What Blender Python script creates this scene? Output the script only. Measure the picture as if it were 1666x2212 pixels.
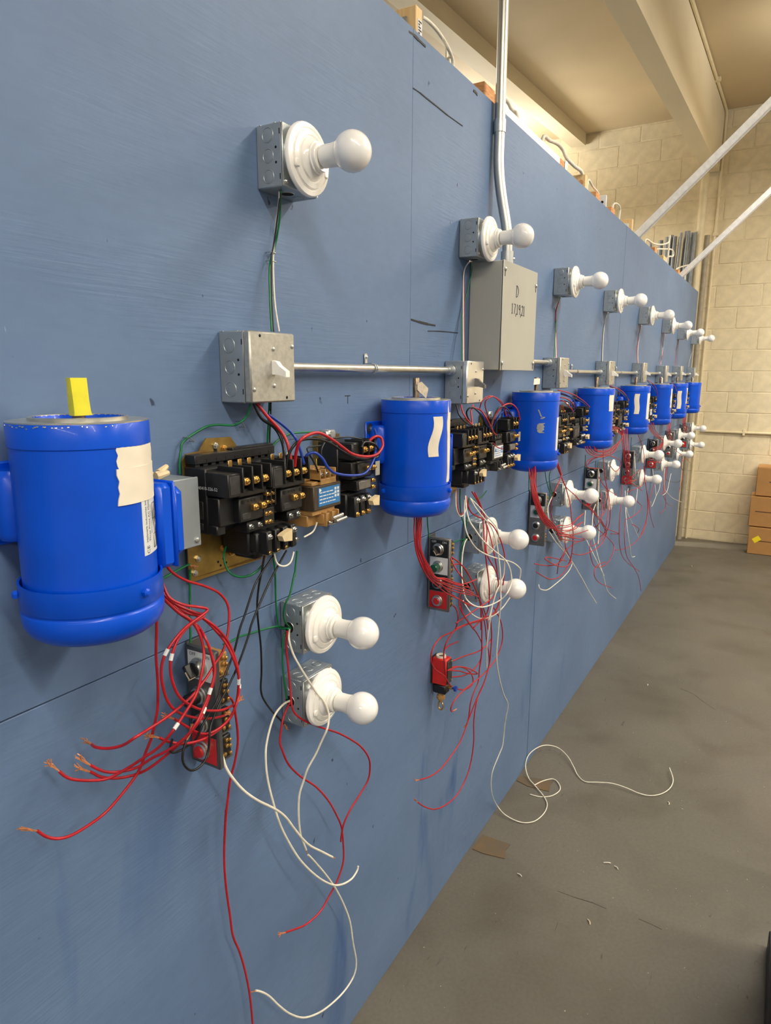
import bpy, math, random, json
from mathutils import Vector, Matrix
for o in list(bpy.data.objects): bpy.data.objects.remove(o)
SC = bpy.context.scene; COL = SC.collection
random.seed(11)
# ------------------------------------------------------------------ camera
FPX = 1450.0
yaw, pitch, roll = .5323, -.2018, .0042
cam = bpy.data.cameras.new('camera'); cam.sensor_fit = 'HORIZONTAL'; cam.sensor_width = 36
cam.lens = FPX/1666*36; cam.clip_start = .02; cam.clip_end = 60
CAM = bpy.data.objects.new('camera', cam); COL.objects.link(CAM)
_cy, _sy, _cp, _sp = math.cos(yaw), math.sin(yaw), math.cos(pitch), math.sin(pitch)
fw = Vector((_cy*_cp, _sy*_cp, _sp)); rt = Vector((_sy, -_cy, 0)); up = rt.cross(fw)
rt, up = rt*math.cos(roll)+up*math.sin(roll), up*math.cos(roll)-rt*math.sin(roll)
CAM.matrix_world = Matrix(((rt.x, up.x, -fw.x, 0), (rt.y, up.y, -fw.y, -.8421), (rt.z, up.z, -fw.z, 1.7318), (0, 0, 0, 1)))
SC.camera = CAM
# ------------------------------------------------------------------ world, lamps, exposure
wd = bpy.data.worlds.new('room_air'); SC.world = wd; wd.use_nodes = True
wd.node_tree.nodes['Background'].inputs[0].default_value = (1.0, .96, .90, 1)
wd.node_tree.nodes['Background'].inputs[1].default_value = .36
def strip_lamp(x, y, z, sx, sy, w, col=(1, .95, .87), flip=False):
    l = bpy.data.lights.new('tube_and_fill_lamp', 'AREA'); l.shape = 'RECTANGLE'; l.size = sx; l.size_y = sy
    l.energy = w; l.color = col
    o = bpy.data.objects.new('tube_and_fill_lamp', l); COL.objects.link(o); o.location = (x, y, z); o.rotation_euler = (math.pi if flip else 0, 0, 0)
def strip_row(x, y0, y1, z, w, up):
    # a run of strip lamps, ceiling tubes and added fill alike, square to the blue wall; light falls down and, through the open top, on the ceiling
    strip_lamp(x, (y0+y1)/2, z, .10, y1-y0, w); strip_lamp(x, (y0+y1)/2, z+.05, .25, y1-y0, w*up, flip=True)
for x, w in ((-3.6, 95), (-.45, 98), (2.7, 128), (5.8, 150)): strip_row(x, -5.4, -.95, 3.68, w, .62)  # row behind the camera is unseen fill, added to lift left-facing sides
for x, w in ((-.45, 14), (2.7, 22), (6.7, 235)): strip_row(x, 2.0, 3.5, 3.4, w, .42)  # unseen fill rows added behind the wall to brighten ceiling and far wall
vs = SC.view_settings; vs.view_transform = 'Standard'; vs.look = 'None'; vs.exposure = 0.08; vs.gamma = 1; vs.use_curve_mapping = False
# ------------------------------------------------------------------ materials
def srgb(c):
    f = lambda v: v/12.92 if v <= .04045 else ((v+.055)/1.055)**2.4
    return tuple(f(v/255) for v in c)+(1,)
def mat(name, rgb, rough=.5, metal=0., var=.12, scale=40., bump=0., bscale=None, stretch=(1, 1, 1), rgb2=None, coat=0., spec=.5, emit=None, detail=4):
    m = bpy.data.materials.new(name); m.use_nodes = True; t = m.node_tree; n = t.nodes; b = n['Principled BSDF']
    b.inputs['Roughness'].default_value = rough; b.inputs['Metallic'].default_value = metal
    b.inputs['Coat Weight'].default_value = coat; b.inputs['Specular IOR Level'].default_value = spec
    tc = n.new('ShaderNodeTexCoord'); mp = n.new('ShaderNodeMapping'); mp.inputs['Scale'].default_value = stretch
    t.links.new(tc.outputs['Object'], mp.inputs[0])
    nz = n.new('ShaderNodeTexNoise'); nz.inputs['Scale'].default_value = scale; nz.inputs['Detail'].default_value = detail
    t.links.new(mp.outputs[0], nz.inputs['Vector'])
    rp = n.new('ShaderNodeValToRGB'); c = srgb(rgb)
    c2 = srgb(rgb2) if rgb2 else tuple(v*(1-var*2) for v in c[:3])+(1,)
    c1 = c if rgb2 else tuple(min(1, v*(1+var)) for v in c[:3])+(1,)
    rp.color_ramp.elements[0].position = .3; rp.color_ramp.elements[1].position = .68
    rp.color_ramp.elements[0].color = c2; rp.color_ramp.elements[1].color = c1
    t.links.new(nz.outputs[0], rp.inputs[0]); t.links.new(rp.outputs[0], b.inputs['Base Color'])
    if bump:
        nb = n.new('ShaderNodeTexNoise'); nb.inputs['Scale'].default_value = bscale or scale*3; nb.inputs['Detail'].default_value = 5
        t.links.new(mp.outputs[0], nb.inputs['Vector'])
        bp = n.new('ShaderNodeBump'); bp.inputs['Strength'].default_value = bump; bp.inputs['Distance'].default_value = .002
        t.links.new(nb.outputs[0], bp.inputs['Height']); t.links.new(bp.outputs[0], b.inputs['Normal'])
    return m
def wall_paint():
    m = bpy.data.materials.new('blue_wall_paint'); m.use_nodes = True; t = m.node_tree; n = t.nodes; L = t.links.new; b = n['Principled BSDF']
    b.inputs['Roughness'].default_value = .52; b.inputs['Specular IOR Level'].default_value = .35
    tc = n.new('ShaderNodeTexCoord')
    def noise(scale, st, det=5, dist=0.):
        mp = n.new('ShaderNodeMapping'); mp.inputs['Scale'].default_value = st; L(tc.outputs['Object'], mp.inputs[0])
        z = n.new('ShaderNodeTexNoise'); z.inputs['Scale'].default_value = scale; z.inputs['Detail'].default_value = det; z.inputs['Distortion'].default_value = dist
        L(mp.outputs[0], z.inputs['Vector']); return z.outputs[0]
    def ramp(src, p0, c0, p1, c1):
        r = n.new('ShaderNodeValToRGB'); e = r.color_ramp.elements; e[0].position = p0; e[0].color = c0; e[1].position = p1; e[1].color = c1; L(src, r.inputs[0]); return r.outputs[0]
    def mix(f, a, c, mode='MIX', fac=None):
        x = n.new('ShaderNodeMix'); x.data_type = 'RGBA'; x.blend_type = mode
        if f is None: x.inputs[0].default_value = fac
        else: L(f, x.inputs[0])
        L(a, x.inputs[6]) if not isinstance(a, tuple) else setattr(x.inputs[6], 'default_value', a)
        L(c, x.inputs[7]) if not isinstance(c, tuple) else setattr(x.inputs[7], 'default_value', c)
        return x.outputs[2]
    base = ramp(noise(2.2, (1, 1, 1.5), 4), .3, srgb((92, 115, 149)), .72, srgb((102, 126, 160)))
    streak = ramp(noise(7, (1, 1, .22), 4, .6), .60, (0, 0, 0, 1), .74, (1, 1, 1, 1))      # thin spots of paint, darker blue, as brushed
    patch = ramp(noise(1.1, (1, 1, 1), 3), .48, (0, 0, 0, 1), .62, (1, 1, 1, 1))
    sx = n.new('ShaderNodeSeparateXYZ'); L(tc.outputs['Object'], sx.inputs[0])
    low = n.new('ShaderNodeMapRange'); low.inputs[1].default_value = 1.0; low.inputs[2].default_value = 1.35; low.inputs[3].default_value = 1; low.inputs[4].default_value = .12; L(sx.outputs[2], low.inputs[0])  # thin paint mostly on the lower sheets
    k0 = mix(None, streak, patch, 'MULTIPLY', 1.0); k = n.new('ShaderNodeMath'); k.operation = 'MULTIPLY'; L(k0, k.inputs[0]); L(low.outputs[0], k.inputs[1]); k = k.outputs[0]
    col = mix(k, base, srgb((52, 84, 136)))
    fine = ramp(noise(40, (.6, 1, 1.6), 6), .3, (.94, .94, .94, 1), .7, (1.04, 1.04, 1.04, 1))
    col = mix(None, col, fine, 'MULTIPLY', .8)
    specks = ramp(noise(34, (1, 1, .9), 2), .735, (0, 0, 0, 1), .765, (1, 1, 1, 1))        # small dents and nail holes
    col = mix(specks, col, srgb((52, 66, 92)))
    wh = ramp(noise(15, (1.6, 1, .6), 3, 1.5), .775, (0, 0, 0, 1), .81, (.8, .8, .8, 1))          # pale scuffs
    col = mix(wh, col, srgb((165, 178, 196)))
    L(col, b.inputs['Base Color'])
    g = noise(75, (.13, 1, 2.4), 5); g2 = noise(11, (.8, 1, 1.2), 5, .6)
    pm = ramp(noise(2.3, (.7, 1, 1.3), 4, .8), .45, (.08, .08, .08, 1), .66, (1, 1, 1, 1))             # grain shows in patches
    ml = n.new('ShaderNodeMath'); ml.operation = 'MULTIPLY'; L(g, ml.inputs[0]); L(pm, ml.inputs[1])
    ad = n.new('ShaderNodeMath'); ad.operation = 'MULTIPLY_ADD'; L(g2, ad.inputs[0]); ad.inputs[1].default_value = .5; L(ml.outputs[0], ad.inputs[2])
    bp = n.new('ShaderNodeBump'); bp.inputs['Strength'].default_value = .22; bp.inputs['Distance'].default_value = .004
    L(ad.outputs[0], bp.inputs['Height']); L(bp.outputs[0], b.inputs['Normal'])
    return m
def concrete():
    m = bpy.data.materials.new('grey_painted_concrete'); m.use_nodes = True; t = m.node_tree; n = t.nodes; L = t.links.new; b = n['Principled BSDF']
    b.inputs['Specular IOR Level'].default_value = .4
    tc = n.new('ShaderNodeTexCoord')
    def noise(s, d=6, st=(1, 1, 1), ds=0.):
        mp = n.new('ShaderNodeMapping'); mp.inputs['Scale'].default_value = st; L(tc.outputs['Object'], mp.inputs[0])
        z = n.new('ShaderNodeTexNoise'); z.inputs['Scale'].default_value = s; z.inputs['Detail'].default_value = d; z.inputs['Distortion'].default_value = ds; L(mp.outputs[0], z.inputs['Vector']); return z.outputs[0]
    def ramp(src, p0, c0, p1, c1):
        r = n.new('ShaderNodeValToRGB'); e = r.color_ramp.elements; e[0].position = p0; e[0].color = c0; e[1].position = p1; e[1].color = c1; L(src, r.inputs[0]); return r.outputs[0]
    def mix(f, a, c, mode='MIX', fac=1.):
        x = n.new('ShaderNodeMix'); x.data_type = 'RGBA'; x.blend_type = mode
        if f is None: x.inputs[0].default_value = fac
        else: L(f, x.inputs[0])
        L(a, x.inputs[6]); (L(c, x.inputs[7]) if not isinstance(c, tuple) else setattr(x.inputs[7], 'default_value', c)); return x.outputs[2]
    col = ramp(noise(1.3), .3, srgb((91, 87, 77)), .7, srgb((104, 100, 90)))
    stain = ramp(noise(3.4, 9, (1, 1, 1), .5), .50, (0, 0, 0, 1), .72, (.45, .45, .45, 1))
    col = mix(stain, col, srgb((74, 67, 55)))
    col = mix(None, col, ramp(noise(90, 4), .3, (.86, .86, .86, 1), .7, (1.08, 1.08, 1.08, 1)), 'MULTIPLY', .7)
    col = mix(ramp(noise(30, 3, (.25, 1.2, 1), 2.), .70, (0, 0, 0, 1), .76, (.7, .7, .7, 1)), col, srgb((58, 54, 48)))
    col = mix(ramp(noise(85, 2), .755, (0, 0, 0, 1), .775, (1, 1, 1, 1)), col, srgb((170, 168, 160)))
    L(col, b.inputs['Base Color'])
    L(ramp(noise(3, 5), .3, (.42, .42, .42, 1), .75, (.62, .62, .62, 1)), b.inputs['Roughness'])
    bp = n.new('ShaderNodeBump'); bp.inputs['Strength'].default_value = .12; bp.inputs['Distance'].default_value = .003
    L(noise(70, 5), bp.inputs['Height']); L(bp.outputs[0], b.inputs['Normal'])
    return m
def frosted(name, rgb, rough):
    m = bpy.data.materials.new(name); m.use_nodes = True; b = m.node_tree.nodes['Principled BSDF']
    b.inputs['Base Color'].default_value = srgb(rgb); b.inputs['Roughness'].default_value = rough
    b.inputs['Subsurface Weight'].default_value = .25; b.inputs['Subsurface Radius'].default_value = (.01, .01, .01); b.inputs['Subsurface Scale'].default_value = .5
    b.inputs['Coat Weight'].default_value = 1.0; b.inputs['Coat Roughness'].default_value = .02
    return m
M = dict(
 wall=wall_paint(), floor=concrete(),
 ceil=mat('beige_ceiling_paint', (200, 182, 148), .7, var=.05, scale=1.2),
 beam=mat('beige_beam_paint', (226, 214, 186), .6, var=.05, scale=3, stretch=(.3, 1, 1)),
 block=mat('cream_block_paint', (222, 208, 174), .75, var=.05, scale=14, bump=.45, bscale=60),
 mortar=mat('cream_joint_paint', (219, 205, 172), .8, var=.06, scale=30),
 galv=mat('galvanised_steel', (170, 178, 182), .40, .55, var=.05, scale=24, rgb2=(158, 166, 171)),
 galvd=mat('galvanised_edge', (205, 208, 205), .35, .85, var=.06, scale=60),
 emt=mat('bright_conduit_steel', (206, 205, 198), .32, .9, var=.06, scale=30, stretch=(1, 1, .2)),
 plate=mat('brushed_cover_steel', (196, 194, 184), .45, .7, var=.05, scale=120, rgb2=(176, 174, 166)),
 mirror=mat('polished_steel', (236, 236, 234), .28, .85, var=.03, scale=30),
 grey=mat('light_grey_enamel', (172, 172, 164), .4, .1, var=.02, scale=8),
 zinc=mat('yellow_zinc', (196, 164, 92), .34, .85, var=.15, scale=25, rgb2=(142, 112, 62)),
 brass=mat('brass', (226, 180, 104), .3, .9, var=.12, scale=200),
 screw=mat('zinc_screw', (206, 206, 200), .28, .95, var=.06, scale=300),
 black=mat('black_phenolic', (30, 30, 31), .42, var=.25, scale=60, rgb2=(20, 20, 21)),
 black2=mat('dusty_black_plastic', (56, 55, 52), .55, var=.2, scale=45, rgb2=(30, 30, 31)),
 hole=mat('dark_opening', (10, 10, 10), .9, var=.1),
 white=mat('white_porcelain', (250, 247, 240), .22, var=.01, scale=20, coat=.3),
 wplas=mat('white_plastic', (250, 248, 242), .38, var=.01, scale=20),
 bulb=frosted('frosted_globe', (250, 248, 244), .30),
 blue=mat('blue_machine_enamel', (0, 80, 212), .30, .0, var=.05, scale=14, bump=.05, bscale=160, coat=.1, spec=.35),
 alu=mat('machined_aluminium', (212, 210, 200), .30, .9, var=.08, scale=60),
 shaft=mat('shaft_steel', (140, 124, 106), .35, .95, var=.2, scale=90),
 yellow=mat('yellow_tape', (236, 226, 48), .5, var=.05, scale=40),
 tape=mat('white_tape', (236, 226, 206), .6, var=.03, scale=30),
 tan=mat('written_masking_tape', (198, 184, 160), .6, var=.12, scale=120),
 resid=mat('grey_tape_residue', (150, 152, 154), .7, var=.1, scale=90),
 label=mat('white_label_paper', (222, 224, 224), .45, var=.02, scale=50),
 ink=mat('black_ink', (26, 26, 28), .6, var=.1),
 lamin=mat('laminated_core', (84, 70, 54), .5, .2, var=.2, scale=30, rgb2=(58, 48, 40), stretch=(1, 12, 1)),
 ochre=mat('ochre_moulding', (176, 134, 78), .5, var=.1, scale=40),
 xblue=mat('blue_printed_label', (46, 118, 178), .4, var=.04, scale=40),
 cream=mat('cream_tag', (226, 204, 160), .5, var=.06, scale=60),
 red=mat('red_enamel', (214, 36, 24), .38, var=.05, scale=40, coat=.2),
 redp=mat('red_button', (206, 30, 24), .3, var=.05, scale=40, coat=.3),
 green=mat('green_button', (8, 72, 44), .25, var=.1, scale=40, coat=.4),
 dgrey=mat('dark_grey_cover', (82, 82, 84), .45, .2, var=.08, scale=40),
 sgrey=mat('brushed_grey_cover', (128, 124, 120), .42, .6, var=.08, scale=80),
 wred=mat('red_insulation', (180, 24, 36), .38, var=.08, scale=60),
 wwhite=mat('white_insulation', (232, 226, 208), .45, var=.05, scale=60),
 wgreen=mat('green_insulation', (12, 112, 62), .38, var=.08, scale=60),
 wblack=mat('black_insulation', (24, 24, 26), .36, var=.2, scale=60),
 wblue=mat('blue_insulation', (24, 60, 160), .36, var=.08, scale=60),
 copper=mat('bare_copper', (226, 152, 104), .4, .45, var=.15, scale=200),
 pine=mat('pale_pine', (236, 204, 150), .65, var=.06, scale=18, stretch=(6, 6, .6), rgb2=(224, 184, 124)),
 pinex=mat('warm_end_grain', (190, 126, 76), .7, var=.1, scale=30, stretch=(1, 1, 6), rgb2=(226, 170, 112)),
 card=mat('brown_cardboard', (170, 124, 70), .75, var=.04, scale=10),
 cardink=mat('box_print', (96, 66, 40), .7),
 ypap=mat('yellow_sticker', (240, 214, 30), .5, var=.03),
 pipe=mat('cream_pipe_paint', (222, 208, 172), .45, var=.04, scale=12),
 pvc=mat('grey_tube', (128, 132, 132), .45, .2, var=.08, scale=20),
 strut=mat('strut_channel_steel', (240, 241, 242), .40, .2, var=.05, scale=40),
 rust=mat('stained_steel_shim', (92, 84, 70), .7, .2, var=.2, scale=12, rgb2=(112, 90, 62)),
 wtube=mat('weathered_tube', (160, 152, 134), .6, .1, var=.08, scale=20),
 crack=mat('floor_crack_dirt', (66, 60, 50), .9, var=.2, scale=60),
 cab=mat('black_cabinet_enamel', (24, 24, 26), .4, var=.1, scale=20),
)
# ------------------------------------------------------------------ mesh helpers
class MB:
    def __init__(s): s.v = []; s.f = []
    def add(s, vs, fs):
        k = len(s.v); s.v += [tuple(p) for p in vs]; s.f += [tuple(i+k for i in q) for q in fs]; return s
    def box(s, x0, x1, y0, y1, z0, z1, b=0.):
        x0, x1 = sorted((x0, x1)); y0, y1 = sorted((y0, y1)); z0, z1 = sorted((z0, z1))
        if b <= 0:
            return s.add([(x0, y0, z0), (x1, y0, z0), (x1, y1, z0), (x0, y1, z0), (x0, y0, z1), (x1, y0, z1), (x1, y1, z1), (x0, y1, z1)],
                         [(0, 3, 2, 1), (4, 5, 6, 7), (0, 1, 5, 4), (1, 2, 6, 5), (2, 3, 7, 6), (3, 0, 4, 7)])
        b = min(b, (x1-x0)*.49, (y1-y0)*.49, (z1-z0)*.49)
        vs = []; ix = {}
        for i, X in enumerate((x0, x1)):
            for j, Y in enumerate((y0, y1)):
                for k, Z in enumerate((z0, z1)):
                    sx, sy, sz = (1-2*i)*b, (1-2*j)*b, (1-2*k)*b
                    for a, p in enumerate(((X, Y+sy, Z+sz), (X+sx, Y, Z+sz), (X+sx, Y+sy, Z))):
                        ix[i, j, k, a] = len(vs); vs.append(p)
        fs = []
        def face(q, n):
            a, c, d = (Vector(vs[q[0]]), Vector(vs[q[1]]), Vector(vs[q[2]]))
            if (c-a).cross(d-c).dot(Vector(n)) < 0: q = q[::-1]
            fs.append(tuple(q))
        for i in (0, 1):
            g = 2*i-1
            face([ix[i, j, k, 0] for j, k in ((0, 0), (1, 0), (1, 1), (0, 1))], (g, 0, 0))
            face([ix[j, i, k, 1] for j, k in ((0, 0), (1, 0), (1, 1), (0, 1))], (0, g, 0))
            face([ix[j, k, i, 2] for j, k in ((0, 0), (1, 0), (1, 1), (0, 1))], (0, 0, g))
            for j in (0, 1):
                h = 2*j-1
                face([ix[i, j, 0, 0], ix[i, j, 1, 0], ix[i, j, 1, 1], ix[i, j, 0, 1]], (g, h, 0))
                face([ix[i, 0, j, 0], ix[i, 1, j, 0], ix[i, 1, j, 2], ix[i, 0, j, 2]], (g, 0, h))
                face([ix[0, i, j, 1], ix[1, i, j, 1], ix[1, i, j, 2], ix[0, i, j, 2]], (0, g, h))
                for k in (0, 1): face([ix[i, j, k, 0], ix[i, j, k, 1], ix[i, j, k, 2]], (g, h, 2*k-1))
        return s.add(vs, fs)
    def lathe(s, prof, o=(0, 0, 0), ax=(0, 0, 1), seg=24, cap=True):
        ax = Vector(ax).normalized(); u = ax.orthogonal().normalized(); w = ax.cross(u); o = Vector(o)
        vs = []; fs = []
        for r, h in prof:
            for i in range(seg):
                a = 2*math.pi*i/seg; vs.append(o+ax*h+(u*math.cos(a)+w*math.sin(a))*r)
        for k in range(len(prof)-1):
            for i in range(seg):
                j = (i+1) % seg; fs.append((k*seg+i, k*seg+j, (k+1)*seg+j, (k+1)*seg+i))
        if cap:
            fs.append(tuple(range(seg))[::-1]); fs.append(tuple((len(prof)-1)*seg+i for i in range(seg)))
        return s.add(vs, fs)
    def cyl(s, p, q, r, seg=12, b=0.):
        p = Vector(p); d = Vector(q)-p; L = d.length
        pr = [(r, 0), (r, L)] if not b else [(r-b, 0), (r, b), (r, L-b), (r-b, L)]
        return s.lathe(pr, p, d, seg)
    def tube(s, pts, r, seg=6, cap=True):
        P = [Vector(p) for p in pts]; n = len(P); rr = r if isinstance(r, (list, tuple)) else [r]*n
        t = (P[1]-P[0]).normalized(); u = t.orthogonal().normalized(); vs = []; fs = []
        for i in range(n):
            t = (P[min(i+1, n-1)]-P[max(i-1, 0)])
            t = t.normalized() if t.length > 1e-9 else Vector((0, 0, 1))
            u = (u-t*u.dot(t)); u = u.normalized() if u.length > 1e-6 else t.orthogonal().normalized(); w = t.cross(u)
            for k in range(seg):
                a = 2*math.pi*k/seg; vs.append(P[i]+(u*math.cos(a)+w*math.sin(a))*rr[i])
        for i in range(n-1):
            for k in range(seg):
                j = (k+1) % seg; fs.append((i*seg+k, i*seg+j, (i+1)*seg+j, (i+1)*seg+k))
        if cap: fs.append(tuple(range(seg))[::-1]); fs.append(tuple((n-1)*seg+k for k in range(seg)))
        return s.add(vs, fs)
    def prism(s, poly, o, u, v, d):
        # polygon in the (u, v) plane through o, pushed out along d
        o, u, v, d = Vector(o), Vector(u), Vector(v), Vector(d); n = len(poly)
        a = [o+u*p[0]+v*p[1] for p in poly]; b = [p+d for p in a]
        if u.cross(v).dot(d) > 0: top, bot = tuple(range(n, 2*n)), tuple(range(n))[::-1]
        else: top, bot = tuple(range(n, 2*n))[::-1], tuple(range(n))
        fs = [top, bot]
        for i in range(n):
            j = (i+1) % n; fs.append((i, j, n+j, n+i) if u.cross(v).dot(d) > 0 else (j, i, n+i, n+j))
        return s.add(a+b, fs)
    def ring(s, o, ax, r, w, h, seg=20):
        return s.lathe([(r-w, 0), (r-w*.5, h), (r, 0)], o, ax, seg, cap=False)
    def xf(s, f): s.v = [tuple(f(Vector(p))) for p in s.v]; return s
    def build(s, name, m, parent=None, loc=None, ang=38):
        me = bpy.data.meshes.new(name); me.from_pydata(s.v, [], s.f); me.validate(); me.update()
        me.materials.append(M[m] if isinstance(m, str) else m); me.shade_smooth(); me.set_sharp_from_angle(angle=math.radians(ang))
        o = bpy.data.objects.new(name, me); COL.objects.link(o)
        if parent: o.parent = parent
        if loc: o.location = loc
        return o
def smooth(P, n=6):
    P = [Vector(p) for p in P]
    if len(P) < 3: return P
    out = []
    for i in range(len(P)-1):
        a, b, c, d = P[max(i-1, 0)], P[i], P[i+1], P[min(i+2, len(P)-1)]
        for k in range(n):
            t = k/n; out.append(.5*((2*b)+(c-a)*t+(2*a-5*b+4*c-d)*t*t+(3*b-a-3*c+d)*t**3))
    return out+[P[-1]]
def tag(o, label, cat, group=None):
    o['label'] = label; o['category'] = cat
    if group: o['group'] = group
    return o
def thing(name, label, cat, loc=(0, 0, 0), group=None):
    o = bpy.data.objects.new(name, None); COL.objects.link(o); o.location = loc; o.empty_display_size = .05
    return tag(o, label, cat, group)
def struct(o): o['kind'] = 'structure'; return o
def clone(root, loc, label, group=None, skip=()):
    r = root.copy(); COL.objects.link(r); r.location = loc; r['label'] = label
    if group: r['group'] = group
    def rec(src, dst):
        for ch in src.children:
            if ch.name.split('.')[0] in skip: continue
            c = ch.copy(); COL.objects.link(c); c.parent = dst; rec(ch, c)
    rec(root, r); return r
def text(s, size, parent, m, f, name='lettering', ext=.0003, align='CENTER'):
    cu = bpy.data.curves.new(name, 'FONT'); cu.body = s; cu.size = size; cu.align_x = align; cu.align_y = 'CENTER'; cu.resolution_u = 2
    to = bpy.data.objects.new('t', cu); me = bpy.data.meshes.new_from_object(to); bpy.data.objects.remove(to)
    for v in me.vertices: v.co = f(v.co.x, v.co.y)
    me.name = name; me.materials.clear(); me.materials.append(M[m])
    o = bpy.data.objects.new(name, me); COL.objects.link(o); o.parent = parent; return o
ORD = ['', 'first', 'second', 'third', 'fourth', 'fifth', 'sixth', 'seventh', 'eighth']
SX = [0, .868, 1.757, 2.650, 3.500, 4.420, 5.300, 6.110, 7.040]     # left edge of each switch box along the wall
MX = [0, .528, 1.416, 2.304, 3.165, 4.090, 4.960, 5.760, 6.700]     # motor axes
H, X1 = 2.5267, 7.357
# ------------------------------------------------------------------ setting
WL = struct(MB().box(-2.2, X1-.004, .022, .11, 0, H-.012).build('wall_left', 'wall'))
SEAM = 1.2826
def sheet(xa, xb, za, zb, dy):
    MB().box(xa+.0012, xb-.0012, dy, .020, za+.0012, zb-.0008, .0012).build('plywood_sheet', 'wall', WL)
for i, (a, b) in enumerate(((-2.2, -.89), (-.89, 1.55), (1.55, 3.99), (3.99, 6.43), (6.43, X1))): sheet(a, b, SEAM, H, (0, 0, .0012, 0, .0006)[i])
for i, (a, b) in enumerate(((-2.2, .26), (.26, 2.70), (2.70, 5.14), (5.14, X1))): sheet(a, b, .0, SEAM, (0, .0008, 0, .0012)[i])
FL = struct(MB().box(-3, 8.4, -7, 3.6, -.12, 0).build('floor', 'floor'))
XB = 7.82; SL = .06; CZ = lambda x: 4.255+SL*(x-XB)
cm = MB(); cm.add([(-3, -7, CZ(-3)), (8.4, -7, CZ(8.4)), (8.4, 3.6, CZ(8.4)), (-3, 3.6, CZ(-3)), (-3, -7, CZ(-3)+.15), (8.4, -7, CZ(8.4)+.15), (8.4, 3.6, CZ(8.4)+.15), (-3, 3.6, CZ(-3)+.15)],
                 [(0, 1, 2, 3), (7, 6, 5, 4), (1, 0, 4, 5), (2, 1, 5, 6), (3, 2, 6, 7), (0, 3, 7, 4)])
CE = struct(cm.build('ceiling', 'ceil'))
def beam(name, y0, y1, z_at, h):
    m = MB(); vs = []
    for x in (-3, XB-.03):
        zb = z_at+SL*(x-XB)
        vs += [(x, y0, zb), (x, y1, zb), (x, y1, zb+h), (x, y0, zb+h)]
    m.add(vs, [(0, 1, 2, 3), (7, 6, 5, 4), (0, 4, 5, 1), (1, 5, 6, 2), (2, 6, 7, 3), (3, 7, 4, 0)])
    return struct(m.build(name, 'beam'))
beam('trim_1', -.040, .09, 3.70, .60)
beam('trim_2', 1.29, 1.44, 4.255-.12, .2)
WB = struct(MB().box(XB+.0045, XB+.2, -7, 3.6, 0, 4.5).build('wall_back', 'mortar'))
blk = None
for k in range(21):
    z0, z1 = (0, .10) if k == 0 else (.10+.21*(k-1), .10+.21*k)
    if z0 > 4.2: break
    off = -.107 + (.21 if k % 2 else 0)
    for j in range(-3, 7):
        y0 = off+.42*j
        if y0+.42 < -1.45 or y0 > 2.3: continue
        dx = random.uniform(0, .0025)
        if k == 0 or k == 20: MB().box(XB+dx, XB+.03, y0+.004, y0+.416, z0+.004, min(z1-.004, 4.24), .004).build('block', 'block', WB)
        elif blk is None:
            blk = MB().box(0, .03, -.206, .206, -.101, .101, .004).build('block', 'block', WB, (XB+dx, y0+.21, z0+.105))
        else:
            c = blk.copy(); COL.objects.link(c); c.location = (XB+dx, y0+.21, z0+.105)
m = MB(); m.box(1.250, 1.272, -.0004, .001, 1.6845, 1.6865); m.box(1.261, 1.263, -.0004, .001, 1.668, 1.6845); m.build('marker_letter', 'ink', WL)
def crack(name, pts, w, parent, m_='ink'):
    m = MB(); n = len(pts)
    for i in range(n-1):
        (xa, za), (xb, zb) = pts[i], pts[i+1]; k = w*(.4+.6*math.sin(math.pi*(i+.5)/(n-1)))
        if parent is WL: m.add([(xa, -.0003, za-k), (xb, -.0003, zb-k), (xb, -.0003, zb+k), (xa, -.0003, za+k), (xa, .001, za-k), (xb, .001, zb-k), (xb, .001, zb+k), (xa, .001, za+k)], [(0, 1, 2, 3), (4, 7, 6, 5), (0, 4, 5, 1), (3, 2, 6, 7)])
        else: m.add([(xa-k, za, .0004), (xb-k, zb, .0004), (xb+k, zb, .0004), (xa+k, za, .0004), (xa-k, za, -.001), (xb-k, zb, -.001), (xb+k, zb, -.001), (xa+k, za, -.001)], [(0, 1, 2, 3), (4, 7, 6, 5), (0, 4, 5, 1), (3, 2, 6, 7)])
    m.build(name, m_, parent)
crack('plywood_split', [(1.5553, 1.8695), (1.5957, 1.8665), (1.6486, 1.8641), (1.6928, 1.8632)], .0028, WL)
crack('plywood_split', [(1.6492, 1.8462), (1.7, 1.849), (1.7484, 1.8505), (1.8412, 1.8516)], .0012, WL)
crack('plywood_split', [(1.5514, 2.3993), (1.5868, 2.4008), (1.6187, 2.3998), (1.6672, 2.3993), (1.7434, 2.3977), (1.8376, 2.3993)], .0016, WL)
crack('plywood_split', [(1.5259, 2.509), (1.5553, 2.512), (1.5763, 2.5108), (1.6123, 2.5100)], .0035, WL)
crack('plywood_split', [(1.905, 2.508), (1.915, 2.510), (1.932, 2.507)], .004, WL)
crack('floor_crack', [(2.0205, -.3434), (2.0218, -.3985), (2.0292, -.4585), (2.0265, -.5046)], .0014, FL, 'crack')
crack('floor_crack', [(2.037, -.6051), (2.0343, -.6483), (2.0299, -.6769)], .0012, FL, 'crack')
crack('floor_crack', [(3.8833, -.4958), (3.8441, -.5722), (3.7758, -.6258), (3.7113, -.688)], .002, FL, 'crack')
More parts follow.
